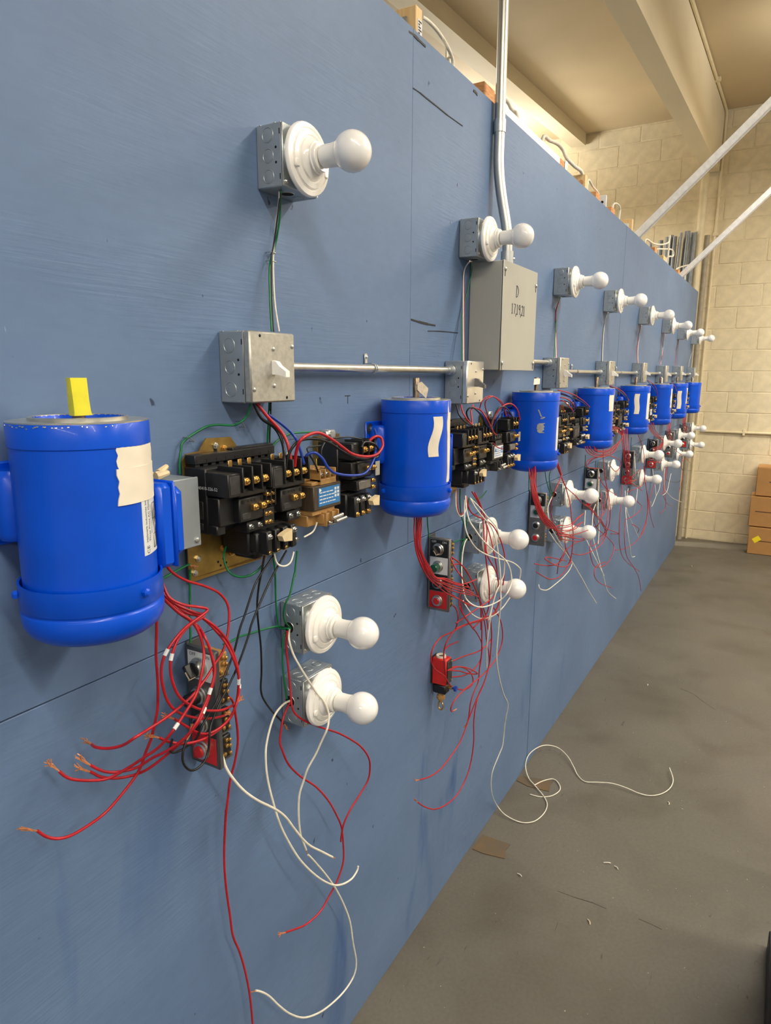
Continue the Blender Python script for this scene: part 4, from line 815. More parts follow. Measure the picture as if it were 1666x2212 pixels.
# ------------------------------------------------------------------ wires (centre lines in millimetres)
WIRES = [
 ('red',2.2,[(619,-100,1420),(620,-97,1396),(620,-94,1364),(619,-91,1330),(622,-87,1285),(621,-84,1245),(618,-81,1225),(616,-77,1209),(615,-72,1193),(608,-67,1174),(602,-63,1155),(593,-58,1138),(570,-53,1119),(545,-48,1103),(517,-44,1097),(493,-39,1095),(476,-34,1100),(464,-29,1110),(452,-25,1127),(437,-20,1136)],'longest red wire behind the nearest motor, its frayed copper end lowest at far left','','c',[]),
 ('red',2.2,[(655,-70,1432),(648,-82,1427),(648,-94,1410),(663,-105,1397),(679,-117,1391),(695,-121,1383),(683,-122,1378),(651,-122,1370),(628,-121,1357),(611,-119,1340),(606,-116,1320),(608,-114,1293),(619,-110,1262),(639,-105,1236),(672,-98,1210),(716,-89,1184),(760,-79,1166),(782,-70,1159)],'red wire making the larger outer left loop before the nearest selector switch','','c',[0.55]),
 ('red',2.2,[(650,-76,1414),(654,-87,1403),(669,-95,1389),(685,-107,1378),(690,-119,1374),(664,-118,1369),(639,-119,1357),(625,-120,1340),(619,-120,1323),(622,-118,1297),(635,-115,1266),(657,-113,1241),(687,-110,1218),(731,-103,1196),(771,-91,1184),(802,-77,1175),(806,-80,1179)],'red wire making the inner left loop before the nearest selector switch','','c',[0.52]),
 ('red',2.2,[(642,-86,1411),(661,-94,1385),(675,-107,1368),(683,-116,1342),(681,-123,1317),(668,-131,1296),(655,-133,1270),(636,-136,1256),(616,-138,1244),(598,-140,1234),(589,-120,1208),(577,-100,1191),(567,-80,1175),(547,-60,1162),(528,-48,1165),(506,-43,1177),(495,-39,1187),(487,-34,1201),(477,-30,1216)],'red wire whose copper end points left, middle of the nearest fanned ends','','c',[0.52]),
 ('red',2.2,[(658,-67,1406),(670,-93,1379),(697,-93,1353),(686,-122,1341),(692,-127,1314),(691,-134,1288),(677,-136,1261),(661,-137,1241),(642,-140,1225),(629,-129,1205),(615,-108,1186),(603,-87,1173),(591,-66,1157),(571,-49,1155),(554,-44,1163),(541,-39,1175),(531,-35,1188),(522,-30,1200)],'red wire with upturned copper end, upper of a close pair at left','','c',[0.4]),
 ('red',2.2,[(646,-81,1408),(677,-78,1375),(683,-103,1360),(708,-102,1324),(696,-124,1304),(693,-130,1278),(680,-132,1254),(666,-135,1238),(651,-138,1225),(639,-129,1208),(636,-107,1184),(627,-86,1163),(610,-66,1144),(595,-49,1136),(569,-44,1144),(549,-39,1156),(536,-35,1170),(518,-30,1186)],'red wire with flat copper end, lower of a close pair at left','','c',[0.45]),
 ('red',2.2,[(662,-64,1409),(686,-81,1380),(707,-93,1362),(728,-102,1340),(762,-93,1303),(771,-100,1270),(772,-105,1238),(773,-97,1190),(765,-89,1163),(731,-93,1157),(689,-101,1164),(651,-101,1176),(627,-95,1190),(608,-93,1207),(593,-90,1216)],'red wire making the right loop, copper end lying under the control plate','','c',[0.5]),
 ('red',2.2,[(664,-61,1404),(688,-77,1373),(720,-82,1354),(745,-90,1321),(757,-99,1295),(766,-105,1262),(796,-83,1211),(766,-105,1196),(750,-100,1170),(717,-99,1164),(691,-96,1172),(664,-95,1197),(637,-93,1225),(624,-90,1234)],'red wire making the right loop, copper end poking left above the red button','','c',[0.55]),
 ('red',2.2,[(657,-70,1474),(664,-68,1467),(675,-66,1442),(706,-64,1417),(750,-62,1394),(785,-60,1370),(796,-66,1343),(785,-72,1303),(765,-78,1279),(740,-84,1268),(716,-90,1257),(681,-98,1246),(649,-108,1245),(612,-116,1244),(573,-122,1245),(543,-130,1249),(538,-110,1234),(530,-90,1227),(525,-70,1225),(531,-50,1221),(534,-30,1219)],'red wire arching high right from the nearest terminal box, dark copper tip at left','','c',[]),
 ('red',2.2,[(792,-60,1182),(808,-56,1159),(820,-51,1087),(814,-47,1042),(805,-42,1008),(800,-39,972),(794,-37,933),(791,-34,885),(801,-32,946),(797,-30,902),(792,-30,848),(793,-30,788),(800,-30,715),(805,-30,668),(821,-30,617),(835,-30,553),(843,-31,490),(848,-30,420),(849,-30,349)],'long red wire running down the blue wall to the bottom edge','','',[]),
 ('white',2.5,[(771,-60,1083),(765,-66,1084),(766,-72,1064),(775,-78,1040),(794,-85,1007),(821,-91,974),(858,-97,937),(885,-100,905),(913,-100,860),(938,-100,821),(964,-100,787),(1001,-100,749),(1032,-100,717),(1050,-100,699)],'short thick white wire from the foot of the nearest contact blocks','','d',[]),
 ('white',2.3,[(994,-31,1077),(971,-34,1081),(940,-40,1078),(921,-43,1064),(905,-45,1037),(895,-49,1015),(890,-55,974),(895,-62,921),(908,-70,858),(934,-78,791),(959,-85,742),(1003,-90,680),(1052,-90,627),(1090,-90,600),(1129,-90,586),(1152,-90,591),(1157,-90,600)],'white wire from the lower nearest lamp box, end curling upward like a hook','','',[]),
 ('white',2.3,[(1000,-30,1230),(981,-44,1217),(983,-52,1188),(991,-63,1159),(999,-74,1134),(1014,-84,1101),(1026,-93,1079),(1029,-102,1058),(1019,-111,1050),(1000,-120,1038),(993,-111,1012),(985,-102,985),(969,-93,958),(966,-84,929),(957,-79,899),(956,-77,855),(964,-74,805),(977,-72,773),(991,-71,739)],'white wire from the upper nearest lamp box, crossing the lower lampholder','','d',[]),
 ('white',2.3,[(995,-69,733),(1025,-66,691),(1069,-63,625),(1107,-62,560),(1149,-56,480),(1178,-52,410),(1195,-49,335),(1215,-45,259),(1207,-42,222),(1170,-39,210),(1118,-38,221),(1064,-37,244),(1008,-36,284),(962,-35,338),(928,-34,391),(896,-32,447),(865,-31,487),(848,-29,498)],'lowest long white wire bowing to the bottom edge of the wall','','d',[]),
 ('red',2.1,[(985,-37,1233),(984,-34,1203),(981,-39,1167),(980,-43,1134),(977,-48,1106),(973,-53,1082),(978,-57,1063),(998,-61,1041),(1028,-66,1017),(1062,-70,993),(1105,-75,963),(1151,-80,924),(1181,-84,894),(1203,-89,860),(1215,-87,829),(1213,-83,792),(1184,-78,768),(1150,-74,748),(1131,-69,723),(1127,-64,692),(1130,-60,672)],'red wire from the upper nearest lamp box, bulging right then ending short','','',[]),
 ('red',2.1,[(1000,-29,1074),(981,-32,1063),(962,-38,1052),(950,-39,1013),(951,-43,993),(967,-46,952),(1002,-49,906),(1051,-51,855),(1093,-53,797),(1122,-54,744),(1139,-56,702),(1144,-57,659),(1141,-59,611),(1119,-57,575),(1088,-56,557),(1051,-56,543),(1002,-55,549),(962,-53,567),(932,-52,583),(914,-50,592)],'red wire from the lower nearest lamp box, copper end pointing left near floor','','c',[]),
 ('black',1.9,[(893,-88,1419),(857,-90,1396),(835,-90,1376),(809,-90,1333),(796,-90,1313),(788,-90,1295),(779,-89,1273),(761,-91,1253),(745,-93,1235),(732,-95,1214),(720,-97,1205),(707,-98,1197),(690,-102,1189),(680,-98,1170),(673,-91,1161),(642,-100,1168),(627,-101,1174),(626,-100,1182),(631,-100,1194)],'black wire from the nearest overload relay ending in a small hook at left','','',[]),
 ('black',1.9,[(924,-90,1419),(874,-90,1372),(828,-90,1316),(816,-90,1293),(799,-90,1266),(784,-89,1243),(758,-92,1220),(739,-94,1205),(723,-96,1190),(709,-100,1177),(701,-104,1162),(700,-102,1143),(691,-104,1130),(675,-106,1125),(658,-108,1129),(645,-110,1142),(641,-108,1155),(644,-107,1169),(654,-105,1182),(666,-103,1189),(673,-100,1195)],'black wire looping below the nearest red stop button','','c',[]),
 ('black',1.9,[(864,-90,1426),(863,-85,1401),(856,-81,1368),(869,-76,1387),(866,-72,1362),(866,-67,1328),(873,-62,1290),(882,-58,1241),(887,-53,1189),(889,-48,1151),(902,-44,1122),(936,-36,1079),(963,-33,1048),(986,-30,1018)],'black wire hanging left of the nearest lamp boxes, bare tip below them','','c',[]),
 ('green',2.0,[(888,-50,1685),(887,-40,1660),(876,-30,1648),(869,-21,1645),(840,-11,1647),(818,-6,1643),(772,-7,1625),(764,-8,1609),(759,-9,1592),(757,-10,1573)],'green wire arcing left from below the nearest switch box','','',[]),
 ('green',1.9,[(996,-41,2045),(1018,-21,2045),(1024,-13,2010),(1026,1,1964),(994,-12,1927),(976,-25,1869),(966,-35,1807)],'green wire from the nearest top lamp down to its switch box','','',[]),
 ('black',1.6,[(1008,-29,2048),(1007,-20,1999),(1006,-12,1960),(997,-14,1936),(986,-21,1870),(972,-35,1807)],'thin black wire beside the nearest top green wire','','',[]),
 ('white',1.6,[(997,-35,2046),(1013,-20,2031),(1018,-8,1994),(1006,-10,1937),(990,-24,1862),(987,-35,1808)],'thin white wire from the nearest top lamp to its switch box','','',[]),
 ('green',2.0,[(963,-28,1689),(972,-19,1672),(968,-20,1649),(973,-10,1590),(975,-5,1523),(986,-5,1392),(990,-6,1349),(990,-6,1307),(986,-10,1272),(992,-8,1240),(985,-20,1235),(984,-40,1239)],'green wire running behind the nearest starter down to a lamp box','','',[]),
 ('black',1.8,[(960,-33,1681),(984,-11,1652),(987,-6,1625),(981,-9,1589)],'black wire behind the red supply wire under the nearest switch box','','',[]),
 ('green',2.0,[(1006,-50,1394),(992,-53,1348),(988,-56,1353),(969,-59,1317),(959,-56,1302),(963,-47,1277),(982,-35,1252),(1009,-27,1228)],'green wire from the nearest terminal strip curving into the upper lamp box','','',[]),
 ('green',2.0,[(796,-50,1275),(819,-39,1267),(860,-27,1262),(900,-16,1252),(941,-13,1246),(975,-19,1242),(1007,-9,1227),(988,-39,1237)],'green wire running right from the nearest control station to a lamp box','','',[]),
 ('green',2.0,[(1011,-23,1225),(990,-26,1222),(983,-26,1201),(981,-26,1164),(982,-28,1126),(986,-30,1085)],'green wire joining the two nearest lower lamp boxes','','',[]),
 ('green',2.0,[(844,-20,1435),(828,-29,1423),(825,-37,1403),(831,-46,1390),(849,-54,1383),(867,-63,1387),(879,-71,1400),(876,-80,1420)],'green wire hanging as a loop under the nearest zinc plate','','c',[]),
 ('green',2.0,[(661,-50,1425),(685,-40,1422),(726,-30,1424),(755,-23,1424),(774,-16,1413)],'short green wire from behind the nearest motor to the zinc plate','','c',[]),
 ('green',2.0,[(762,-16,1413),(763,-13,1397),(763,-10,1355),(753,-20,1348),(741,-30,1293)],'green wire dropping from the zinc plate to the nearest control station','','',[]),
 ('green',2.0,[(985,-6,1591),(1006,-7,1606),(1040,-10,1617),(1076,-15,1618),(1135,-20,1615)],'green wire arcing right to the single starter beside the second motor','','',[]),
 ('black',2.9,[(894,-50,1685),(905,-57,1657),(930,-65,1639),(935,-76,1618),(923,-91,1596),(908,-103,1571)],'thick black supply wire below the nearest switch box','','',[]),
 ('red',3.1,[(901,-49,1685),(915,-63,1659),(935,-76,1632),(938,-88,1609),(933,-100,1573)],'thick red supply wire below the nearest switch box','','',[]),
 ('blue',2.7,[(943,-40,1661),(971,-50,1641),(993,-60,1618),(980,-82,1597),(960,-106,1574)],'thick blue supply wire below the nearest switch box','','',[]),
 ('black',2.6,[(920,-97,1569),(924,-101,1595),(937,-107,1613),(967,-107,1618),(997,-115,1615),(1032,-114,1605),(1074,-113,1586),(1123,-111,1569),(1177,-109,1561),(1212,-111,1564),(1195,-114,1588),(1160,-110,1597),(1145,-110,1587)],'thick black jumper arching from the paired contactors to the single starter','','',[]),
 ('red',3.0,[(941,-100,1571),(937,-107,1598),(937,-118,1620),(971,-117,1628),(992,-121,1627),(1021,-125,1614),(1058,-124,1596),(1096,-122,1579),(1147,-121,1569),(1189,-121,1570),(1216,-118,1584),(1219,-113,1600),(1204,-109,1605),(1187,-104,1597),(1186,-100,1583)],'thick red jumper looping beside the second motor','','',[]),
 ('blue',2.7,[(974,-95,1570),(974,-101,1587),(985,-111,1592),(1002,-116,1580),(1014,-120,1562),(1040,-120,1548),(1095,-120,1537),(1144,-120,1536),(1179,-117,1556),(1208,-106,1581),(1214,-104,1603),(1212,-100,1620)],'thick blue jumper drooping past the nearest control transformer','','',[]),
 ('black',1.6,[(1132,-50,1604),(1171,-63,1604),(1202,-77,1597),(1218,-90,1588)],'thin black wire lying over the single starter top','','',[]),
 ('black',1.6,[(1036,-89,1599),(987,-95,1600),(984,-100,1589),(1000,-100,1570),(1011,-100,1552)],'thin black wire with a kink left of the single starter','','',[]),
 ('black',1.6,[(1047,-90,1605),(1028,-96,1594),(1023,-100,1582),(1036,-100,1566),(1029,-100,1549)],'thin black wire dropping to the transformer top right terminal','','',[]),
 ('white',1.7,[(976,-90,1433),(998,-95,1440),(1004,-100,1457)],'short white wire under the nearest control transformer','','',[]),
 ('white',1.7,[(887,-92,1422),(892,-94,1403),(903,-100,1396),(934,-90,1394),(957,-80,1407)],'white wire hanging in a small loop under the nearest terminal strip','','',[]),
 ('red',1.75,[(1396,-100,1415),(1390,-104,1398),(1382,-108,1362),(1383,-112,1324),(1393,-116,1293),(1414,-120,1259),(1448,-120,1228),(1494,-120,1198),(1554,-120,1161),(1637,-120,1120),(1701,-120,1082)],'red wire of the bundle sweeping from under the second motor past its control station','red wires sweeping from under the second motor','',[]),
 ('red',1.75,[(1412,-95,1410),(1409,-99,1393),(1402,-103,1359),(1394,-107,1323),(1407,-110,1289),(1432,-114,1255),(1468,-114,1222),(1515,-114,1198),(1589,-114,1150),(1662,-114,1109),(1747,-114,1067)],'red wire of the bundle sweeping from under the second motor past its control station','red wires sweeping from under the second motor','',[]),
 ('red',1.75,[(1398,-106,1415),(1391,-110,1399),(1387,-114,1364),(1379,-118,1330),(1392,-122,1296),(1414,-126,1261),(1449,-126,1230),(1498,-126,1202),(1564,-126,1169),(1648,-126,1136),(1705,-126,1114)],'red wire of the bundle sweeping from under the second motor past its control station','red wires sweeping from under the second motor','',[]),
 ('red',1.75,[(1436,-89,1406),(1425,-93,1390),(1421,-97,1358),(1410,-101,1321),(1423,-105,1287),(1448,-109,1252),(1491,-109,1218),(1538,-109,1194),(1612,-109,1158),(1696,-110,1125),(1792,-109,1083)],'red wire of the bundle sweeping from under the second motor past its control station','red wires sweeping from under the second motor','',[]),
 ('red',1.75,[(1398,-111,1416),(1392,-115,1399),(1380,-119,1368),(1375,-123,1333),(1389,-127,1301),(1406,-131,1268),(1449,-131,1233),(1497,-131,1211),(1574,-131,1177),(1646,-131,1150),(1704,-131,1122)],'red wire of the bundle sweeping from under the second motor past its control station','red wires sweeping from under the second motor','',[]),
 ('red',1.75,[(1454,-84,1403),(1447,-88,1385),(1435,-92,1356),(1436,-96,1317),(1446,-100,1283),(1464,-104,1250),(1512,-104,1213),(1554,-104,1198),(1623,-104,1167),(1696,-105,1140),(1731,-106,1128)],'red wire of the bundle sweeping from under the second motor past its control station','red wires sweeping from under the second motor','',[]),
 ('red',1.75,[(1398,-117,1415),(1392,-121,1398),(1377,-125,1373),(1373,-128,1338),(1383,-132,1304),(1406,-136,1272),(1441,-136,1240),(1495,-136,1219),(1562,-136,1190),(1620,-136,1173),(1711,-136,1162)],'red wire of the bundle sweeping from under the second motor past its control station','red wires sweeping from under the second motor','',[]),
 ('red',1.75,[(1480,-78,1398),(1469,-82,1381),(1461,-86,1353),(1450,-90,1318),(1460,-94,1283),(1490,-98,1246),(1525,-98,1212),(1588,-98,1191),(1653,-98,1161),(1684,-98,1150),(1725,-97,1116)],'red wire of the bundle sweeping from under the second motor past its control station','red wires sweeping from under the second motor','',[]),
 ('red',2.0,[(1728,-90,1396),(1726,-97,1369),(1743,-104,1344),(1803,-113,1318),(1859,-120,1290),(1898,-126,1252),(1922,-133,1208),(1925,-139,1174),(1940,-134,1121),(1947,-129,1080),(1943,-123,1039),(1916,-117,998),(1835,-111,1000),(1739,-106,1016),(1657,-100,1025)],'red wire of the tangle under the second starter, its lowest point second from left','red wires tangled under the second starter','',[]),
 ('red',2.0,[(1778,-85,1401),(1806,-94,1366),(1815,-102,1336),(1809,-112,1296),(1796,-121,1256),(1788,-130,1216),(1800,-131,1176),(1837,-124,1118),(1867,-116,1060),(1875,-109,1012),(1857,-103,994),(1800,-95,979)],'red wire of the tangle under the second starter, its lowest point sixth from left','red wires tangled under the second starter','',[]),
 ('red',2.0,[(1772,-96,1400),(1802,-103,1360),(1826,-109,1316),(1823,-118,1280),(1798,-126,1240),(1796,-134,1209),(1822,-142,1174),(1860,-142,1137),(1886,-136,1098),(1881,-128,1066),(1842,-124,1057),(1773,-118,1054),(1710,-112,1051),(1643,-106,1047)],'red wire of the tangle under the second starter, its lowest point third from left','red wires tangled under the second starter','',[]),
 ('red',2.0,[(1918,-79,1276),(1909,-99,1229),(1884,-119,1198),(1906,-121,1145),(1961,-105,1090),(1991,-89,1043)],'red wire of the tangle under the second starter, its lowest point rightmost','red wires tangled under the second starter','',[]),
 ('red',2.0,[(1675,-71,1228),(1702,-82,1208),(1728,-94,1180),(1749,-105,1144),(1771,-108,1114),(1815,-102,1072),(1847,-97,1025),(1870,-91,948)],'red wire of the tangle under the second starter, its lowest point seventh from left','red wires tangled under the second starter','',[]),
 ('red',2.0,[(1739,-43,1183),(1777,-55,1178),(1813,-66,1140),(1830,-78,1104),(1861,-81,1061),(1923,-75,1000),(1974,-68,943),(1998,-64,900)],'red wire of the tangle under the second starter, its lowest point eighth from left','red wires tangled under the second starter','',[]),
 ('red',2.0,[(1660,-77,1228),(1648,-97,1206),(1640,-117,1190),(1704,-106,1148),(1768,-96,1107)],'red wire of the tangle under the second starter, its lowest point fourth from left','red wires tangled under the second starter','',[]),
 ('red',2.0,[(1732,-38,1066),(1740,-58,1056),(1719,-78,1041),(1737,-68,1006),(1744,-58,984)],'red wire of the tangle under the second starter, its lowest point leftmost','red wires tangled under the second starter','',[]),
 ('red',2.0,[(1722,-82,1110),(1657,-109,1098),(1675,-115,1062),(1783,-102,980)],'red wire of the tangle under the second starter, its lowest point fifth from left','red wires tangled under the second starter','',[]),
 ('red',2.0,[(1708,-80,1008),(1673,-76,992),(1653,-72,975),(1652,-66,943),(1675,-58,903),(1701,-50,856)],'red wire by the red limit switch, its lowest point fourth from left','red wires hanging beside the red limit switch','',[]),
 ('red',2.0,[(2074,-75,998),(2050,-74,958),(2004,-73,945),(1912,-72,960),(1794,-70,984),(1701,-70,994),(1630,-68,1002),(1584,-68,992),(1570,-66,968),(1577,-66,942),(1607,-64,910),(1671,-62,864),(1715,-60,818),(1769,-58,782),(1841,-56,749),(1899,-54,739),(1911,-52,757),(1887,-50,789),(1837,-48,823),(1783,-46,847),(1724,-44,863)],'red wire by the red limit switch, its lowest point ninth from left','red wires hanging beside the red limit switch','',[]),
 ('red',2.0,[(1874,-86,1025),(1892,-84,954),(1900,-83,896),(1903,-82,846),(1898,-79,803),(1892,-78,756),(1855,-78,733),(1838,-76,703),(1832,-74,659),(1812,-72,627),(1774,-69,596),(1716,-66,580),(1653,-64,573),(1586,-61,584),(1516,-58,611),(1507,-55,614)],'red wire by the red limit switch, its lowest point leftmost','red wires hanging beside the red limit switch','c',[]),
 ('red',2.0,[(1925,-69,996),(1961,-68,928),(1984,-67,863),(2018,-65,792),(2014,-64,753),(1982,-63,715),(1940,-62,689),(1918,-61,651),(1911,-60,599),(1921,-58,526),(1909,-55,455),(1872,-53,410),(1809,-51,389),(1732,-48,399),(1658,-46,428),(1595,-44,473),(1557,-41,509),(1537,-39,530)],'red wire by the red limit switch, its lowest point second from left','red wires hanging beside the red limit switch','c',[]),
 ('red',2.0,[(1973,-91,989),(2043,-89,925),(2074,-88,867),(2073,-86,824),(2030,-84,788),(1957,-83,776),(1885,-82,775),(1825,-78,776),(1775,-74,774),(1727,-71,766),(1708,-68,748),(1724,-64,728),(1759,-61,718)],'red wire by the red limit switch, its lowest point seventh from left','red wires hanging beside the red limit switch','c',[]),
 ('red',2.0,[(1768,-64,1060),(1796,-61,1017),(1872,-59,952),(1935,-57,897),(1970,-56,854),(1977,-52,808),(1968,-47,787),(1924,-42,776),(1855,-38,785),(1757,-33,820)],'red wire by the red limit switch, its lowest point fifth from left','red wires hanging beside the red limit switch','',[]),
 ('red',2.0,[(1934,-97,961),(1956,-94,898),(1958,-92,843),(1958,-89,800),(1922,-87,745),(1874,-82,707),(1853,-77,677),(1833,-72,648),(1819,-66,628)],'red wire by the red limit switch, its lowest point eighth from left','red wires hanging beside the red limit switch','c',[]),
 ('red',2.0,[(2051,-58,849),(2024,-53,834),(1958,-49,834),(1862,-44,853),(1797,-36,861),(1766,-28,859)],'red wire by the red limit switch, its lowest point sixth from left','red wires hanging beside the red limit switch','',[]),
 ('red',2.0,[(1603,-102,919),(1689,-99,896),(1779,-95,853),(1850,-92,808),(1796,-85,828),(1736,-79,859),(1672,-72,885)],'red wire by the red limit switch, its lowest point rightmost','red wires hanging beside the red limit switch','',[]),
 ('red',2.0,[(1688,-52,941),(1740,-46,934),(1810,-36,916),(1853,-22,900)],'red wire by the red limit switch, its lowest point third from left','red wires hanging beside the red limit switch','',[]),
 ('white',2.0,[(1699,-100,1402),(1673,-115,1372),(1659,-130,1344),(1669,-145,1316),(1692,-160,1283),(1737,-175,1247),(1778,-190,1216),(1787,-201,1197),(1804,-204,1167),(1803,-207,1138),(1764,-210,1120),(1756,-195,1100),(1726,-180,1091),(1690,-165,1091),(1676,-144,1097),(1675,-120,1114),(1708,-96,1135),(1743,-75,1170),(1780,-60,1208),(1828,-45,1231),(1879,-30,1231)],'white wire looping around the second lower lamp and back to the upper box','','',[]),
 ('white',2.0,[(1694,-100,1392),(1671,-110,1352),(1659,-120,1320),(1663,-130,1293),(1700,-137,1256),(1765,-143,1223),(1834,-150,1197),(1952,-150,1158),(2022,-150,1126),(2050,-150,1104),(2063,-143,1069),(2054,-137,1034),(2015,-130,1019),(1979,-120,994),(1928,-110,981),(1858,-99,990),(1824,-83,1009),(1813,-67,1032),(1816,-50,1054)],'white wire passing behind the second station lower bulb','','',[]),
 ('white',2.1,[(1730,-100,1392),(1742,-113,1363),(1766,-125,1334),(1807,-138,1294),(1822,-150,1244),(1833,-156,1187),(1833,-162,1139),(1823,-169,1082),(1808,-175,1082),(1828,-166,1027),(1843,-158,968),(1862,-149,870),(1917,-140,780),(2006,-125,680),(2098,-110,596),(2124,-95,529),(2155,-80,459),(2165,-73,394),(2144,-65,354),(2114,-57,310),(2122,-50,250),(2156,-45,179),(2311,-8,33),(2302,-43,12),(2296,-93,5),(2305,-132,4),(2339,-162,4),(2405,-176,4),(2465,-168,4),(2509,-137,7),(2558,-84,8),(2590,-47,12),(2645,-14,20),(2679,-8,50),(2760,-8,43),(2833,-26,35),(2866,-57,30),(2876,-96,22),(2840,-147,16),(2782,-190,10),(2731,-223,6),(2702,-262,4),(2716,-314,10),(2730,-371,16),(2734,-430,12),(2729,-478,8),(2742,-523,4),(2780,-562,4),(2836,-588,8),(2899,-591,14),(2975,-565,20)],'very long white wire trailing from the second starter onto the concrete floor','','',[]),
 ('white',2.1,[(2565,-81,3),(2615,-104,3),(2649,-138,4),(2625,-170,6),(2584,-186,4),(2531,-167,2),(2500,-128,2),(2493,-86,3)],'short curled white wire offcut lying on the floor','','',[]),
 ('white',1.9,[(1737,-100,1388),(1773,-116,1355),(1783,-132,1332),(1800,-142,1314),(1828,-146,1290),(1842,-150,1261)],'white wire slanting across the second upper lampholder','','',[]),
 ('white',2.0,[(1920,-141,1170),(1925,-138,1122),(1904,-136,1099),(1868,-136,1077),(1852,-132,1038),(1832,-130,1001),(1868,-124,1023),(1871,-118,968),(1873,-112,912),(1888,-106,858),(1907,-100,808)],'white wire hanging straight below the second lamps and ending mid wall','','',[]),
 ('white',1.9,[(1768,-40,1404),(1749,-48,1379),(1739,-56,1352),(1765,-56,1327),(1815,-48,1328),(1846,-40,1357)],'white wire hanging as a narrow loop under the second starter','','',[]),
 ('red',1.6,[(1774,-40,1403),(1756,-48,1377),(1751,-56,1347),(1771,-56,1331),(1811,-48,1336),(1840,-40,1358)],'dark red wire paired with the narrow white loop under the second starter','','',[]),
 ('green',1.9,[(1584,-40,1360),(1608,-30,1325),(1617,-30,1290)],'green earth wire around the second station lamp boxes, its lowest point leftmost','green wires at the second station','',[]),
 ('green',1.9,[(1808,-34,1400),(1822,-29,1352),(1849,-24,1305),(1879,-24,1266),(1891,-24,1235)],'green earth wire around the second station lamp boxes, its lowest point fourth from left','green wires at the second station','',[]),
 ('green',1.9,[(1851,-45,1368),(1854,-39,1306),(1861,-35,1268),(1868,-35,1241)],'green earth wire around the second station lamp boxes, its lowest point fifth from left','green wires at the second station','',[]),
 ('green',1.9,[(1760,-29,1241),(1840,-19,1234),(1906,-19,1225)],'green earth wire around the second station lamp boxes, its lowest point second from left','green wires at the second station','',[]),
 ('green',1.9,[(1820,-51,1247),(1804,-44,1220),(1813,-41,1147),(1853,-41,1100)],'green earth wire around the second station lamp boxes, its lowest point third from left','green wires at the second station','',[]),
 ('green',1.9,[(2047,-23,1359),(2019,-17,1342),(1976,-13,1339),(1925,-13,1353)],'green earth wire around the second station lamp boxes, its lowest point rightmost','green wires at the second station','',[]),
 ('black',2.2,[(1644,-90,1653),(1623,-110,1627),(1669,-113,1604),(1738,-100,1594)],'black jumper over the second starter, its top leftmost','black jumpers on the second starter','',[]),
 ('red',2.2,[(1674,-90,1652),(1660,-105,1629),(1680,-120,1603),(1697,-110,1634),(1733,-100,1651)],'red jumper over the second starter, its top second from left','red jumpers on the second starter','',[]),
 ('black',2.2,[(1768,-85,1589),(1696,-97,1630),(1702,-109,1646),(1756,-110,1628),(1833,-101,1586),(1885,-90,1557)],'black jumper over the second starter, its top second from left','black jumpers on the second starter','',[]),
 ('blue',2.2,[(1761,-90,1642),(1776,-110,1623),(1826,-109,1586),(1888,-98,1555)],'blue jumper over the second starter, its top leftmost','blue jumpers on the second starter','',[]),
 ('red',2.3,[(1767,-85,1643),(1791,-100,1633),(1799,-117,1607),(1872,-107,1568),(1936,-95,1551)],'red jumper over the second starter, its top leftmost','red jumpers on the second starter','',[]),
 ('red',2.3,[(1862,-99,1559),(1877,-107,1611),(1909,-119,1641),(1967,-122,1647),(2050,-114,1627),(2103,-106,1591)],'red jumper over the second starter, its top rightmost','red jumpers on the second starter','',[]),
 ('black',2.2,[(1842,-96,1562),(1830,-111,1575),(1849,-118,1620),(1868,-126,1641),(1956,-118,1631),(2055,-105,1589)],'black jumper over the second starter, its top rightmost','black jumpers on the second starter','',[]),
 ('blue',2.2,[(1922,-84,1564),(1907,-100,1597),(1914,-112,1621),(1981,-104,1626),(2057,-95,1605)],'blue jumper over the second starter, its top rightmost','blue jumpers on the second starter','',[]),
 ('red',1.6,[(1830,-79,1635),(1819,-91,1659),(1849,-103,1673),(1926,-107,1655),(2014,-97,1616),(2051,-89,1599)],'red jumper over the second starter, its top third from left','red jumpers on the second starter','',[]),
 ('red',1.6,[(1850,-101,1608),(1787,-113,1649),(1775,-125,1668),(1820,-127,1671),(1916,-115,1645),(1963,-112,1610)],'red jumper over the second starter, its top sixth from left','red jumpers on the second starter','',[]),
 ('red',1.6,[(1936,-74,1529),(1894,-104,1519),(2021,-84,1500)],'red jumper over the second starter, its top fourth from left','red jumpers on the second starter','',[]),
 ('red',1.6,[(1874,-107,1536),(1830,-136,1529),(1927,-117,1514)],'red jumper over the second starter, its top fifth from left','red jumpers on the second starter','',[]),
 ('red',1.6,[(2008,-68,1532),(2017,-78,1506)],'red jumper over the second starter, its top seventh from left','red jumpers on the second starter','',[]),
 ('red',1.7,[(1826,-39,2043),(1862,-5,2025),(1864,-5,1945),(1811,-34,1770)],'red wire from the second top lamp to its switch box','','',[]),
 ('white',1.7,[(1818,-41,2043),(1858,-6,2022),(1859,-5,1945),(1806,-35,1770)],'white wire from the second top lamp to its switch box','','',[]),
 ('green',1.7,[(1832,-40,2044),(1893,-14,2022),(1866,-5,1932),(1835,-13,1884),(1795,-35,1769)],'green wire from the second top lamp to its switch box','','',[]),
 ('green',1.7,[(2691,-43,2030),(2773,-3,1988),(2773,-6,1933),(2673,-35,1799)],'green wire from the third top lamp to its switch box','','',[]),
 ('white',1.7,[(2712,-38,2032),(2787,0,1988),(2776,-4,1924),(2704,-35,1800)],'white wire from the third top lamp to its switch box','','',[]),
 ('red',1.7,[(2704,-39,2031),(2764,-6,1978),(2790,-5,1888),(2712,-35,1800)],'red wire from the third top lamp to its switch box','','',[]),
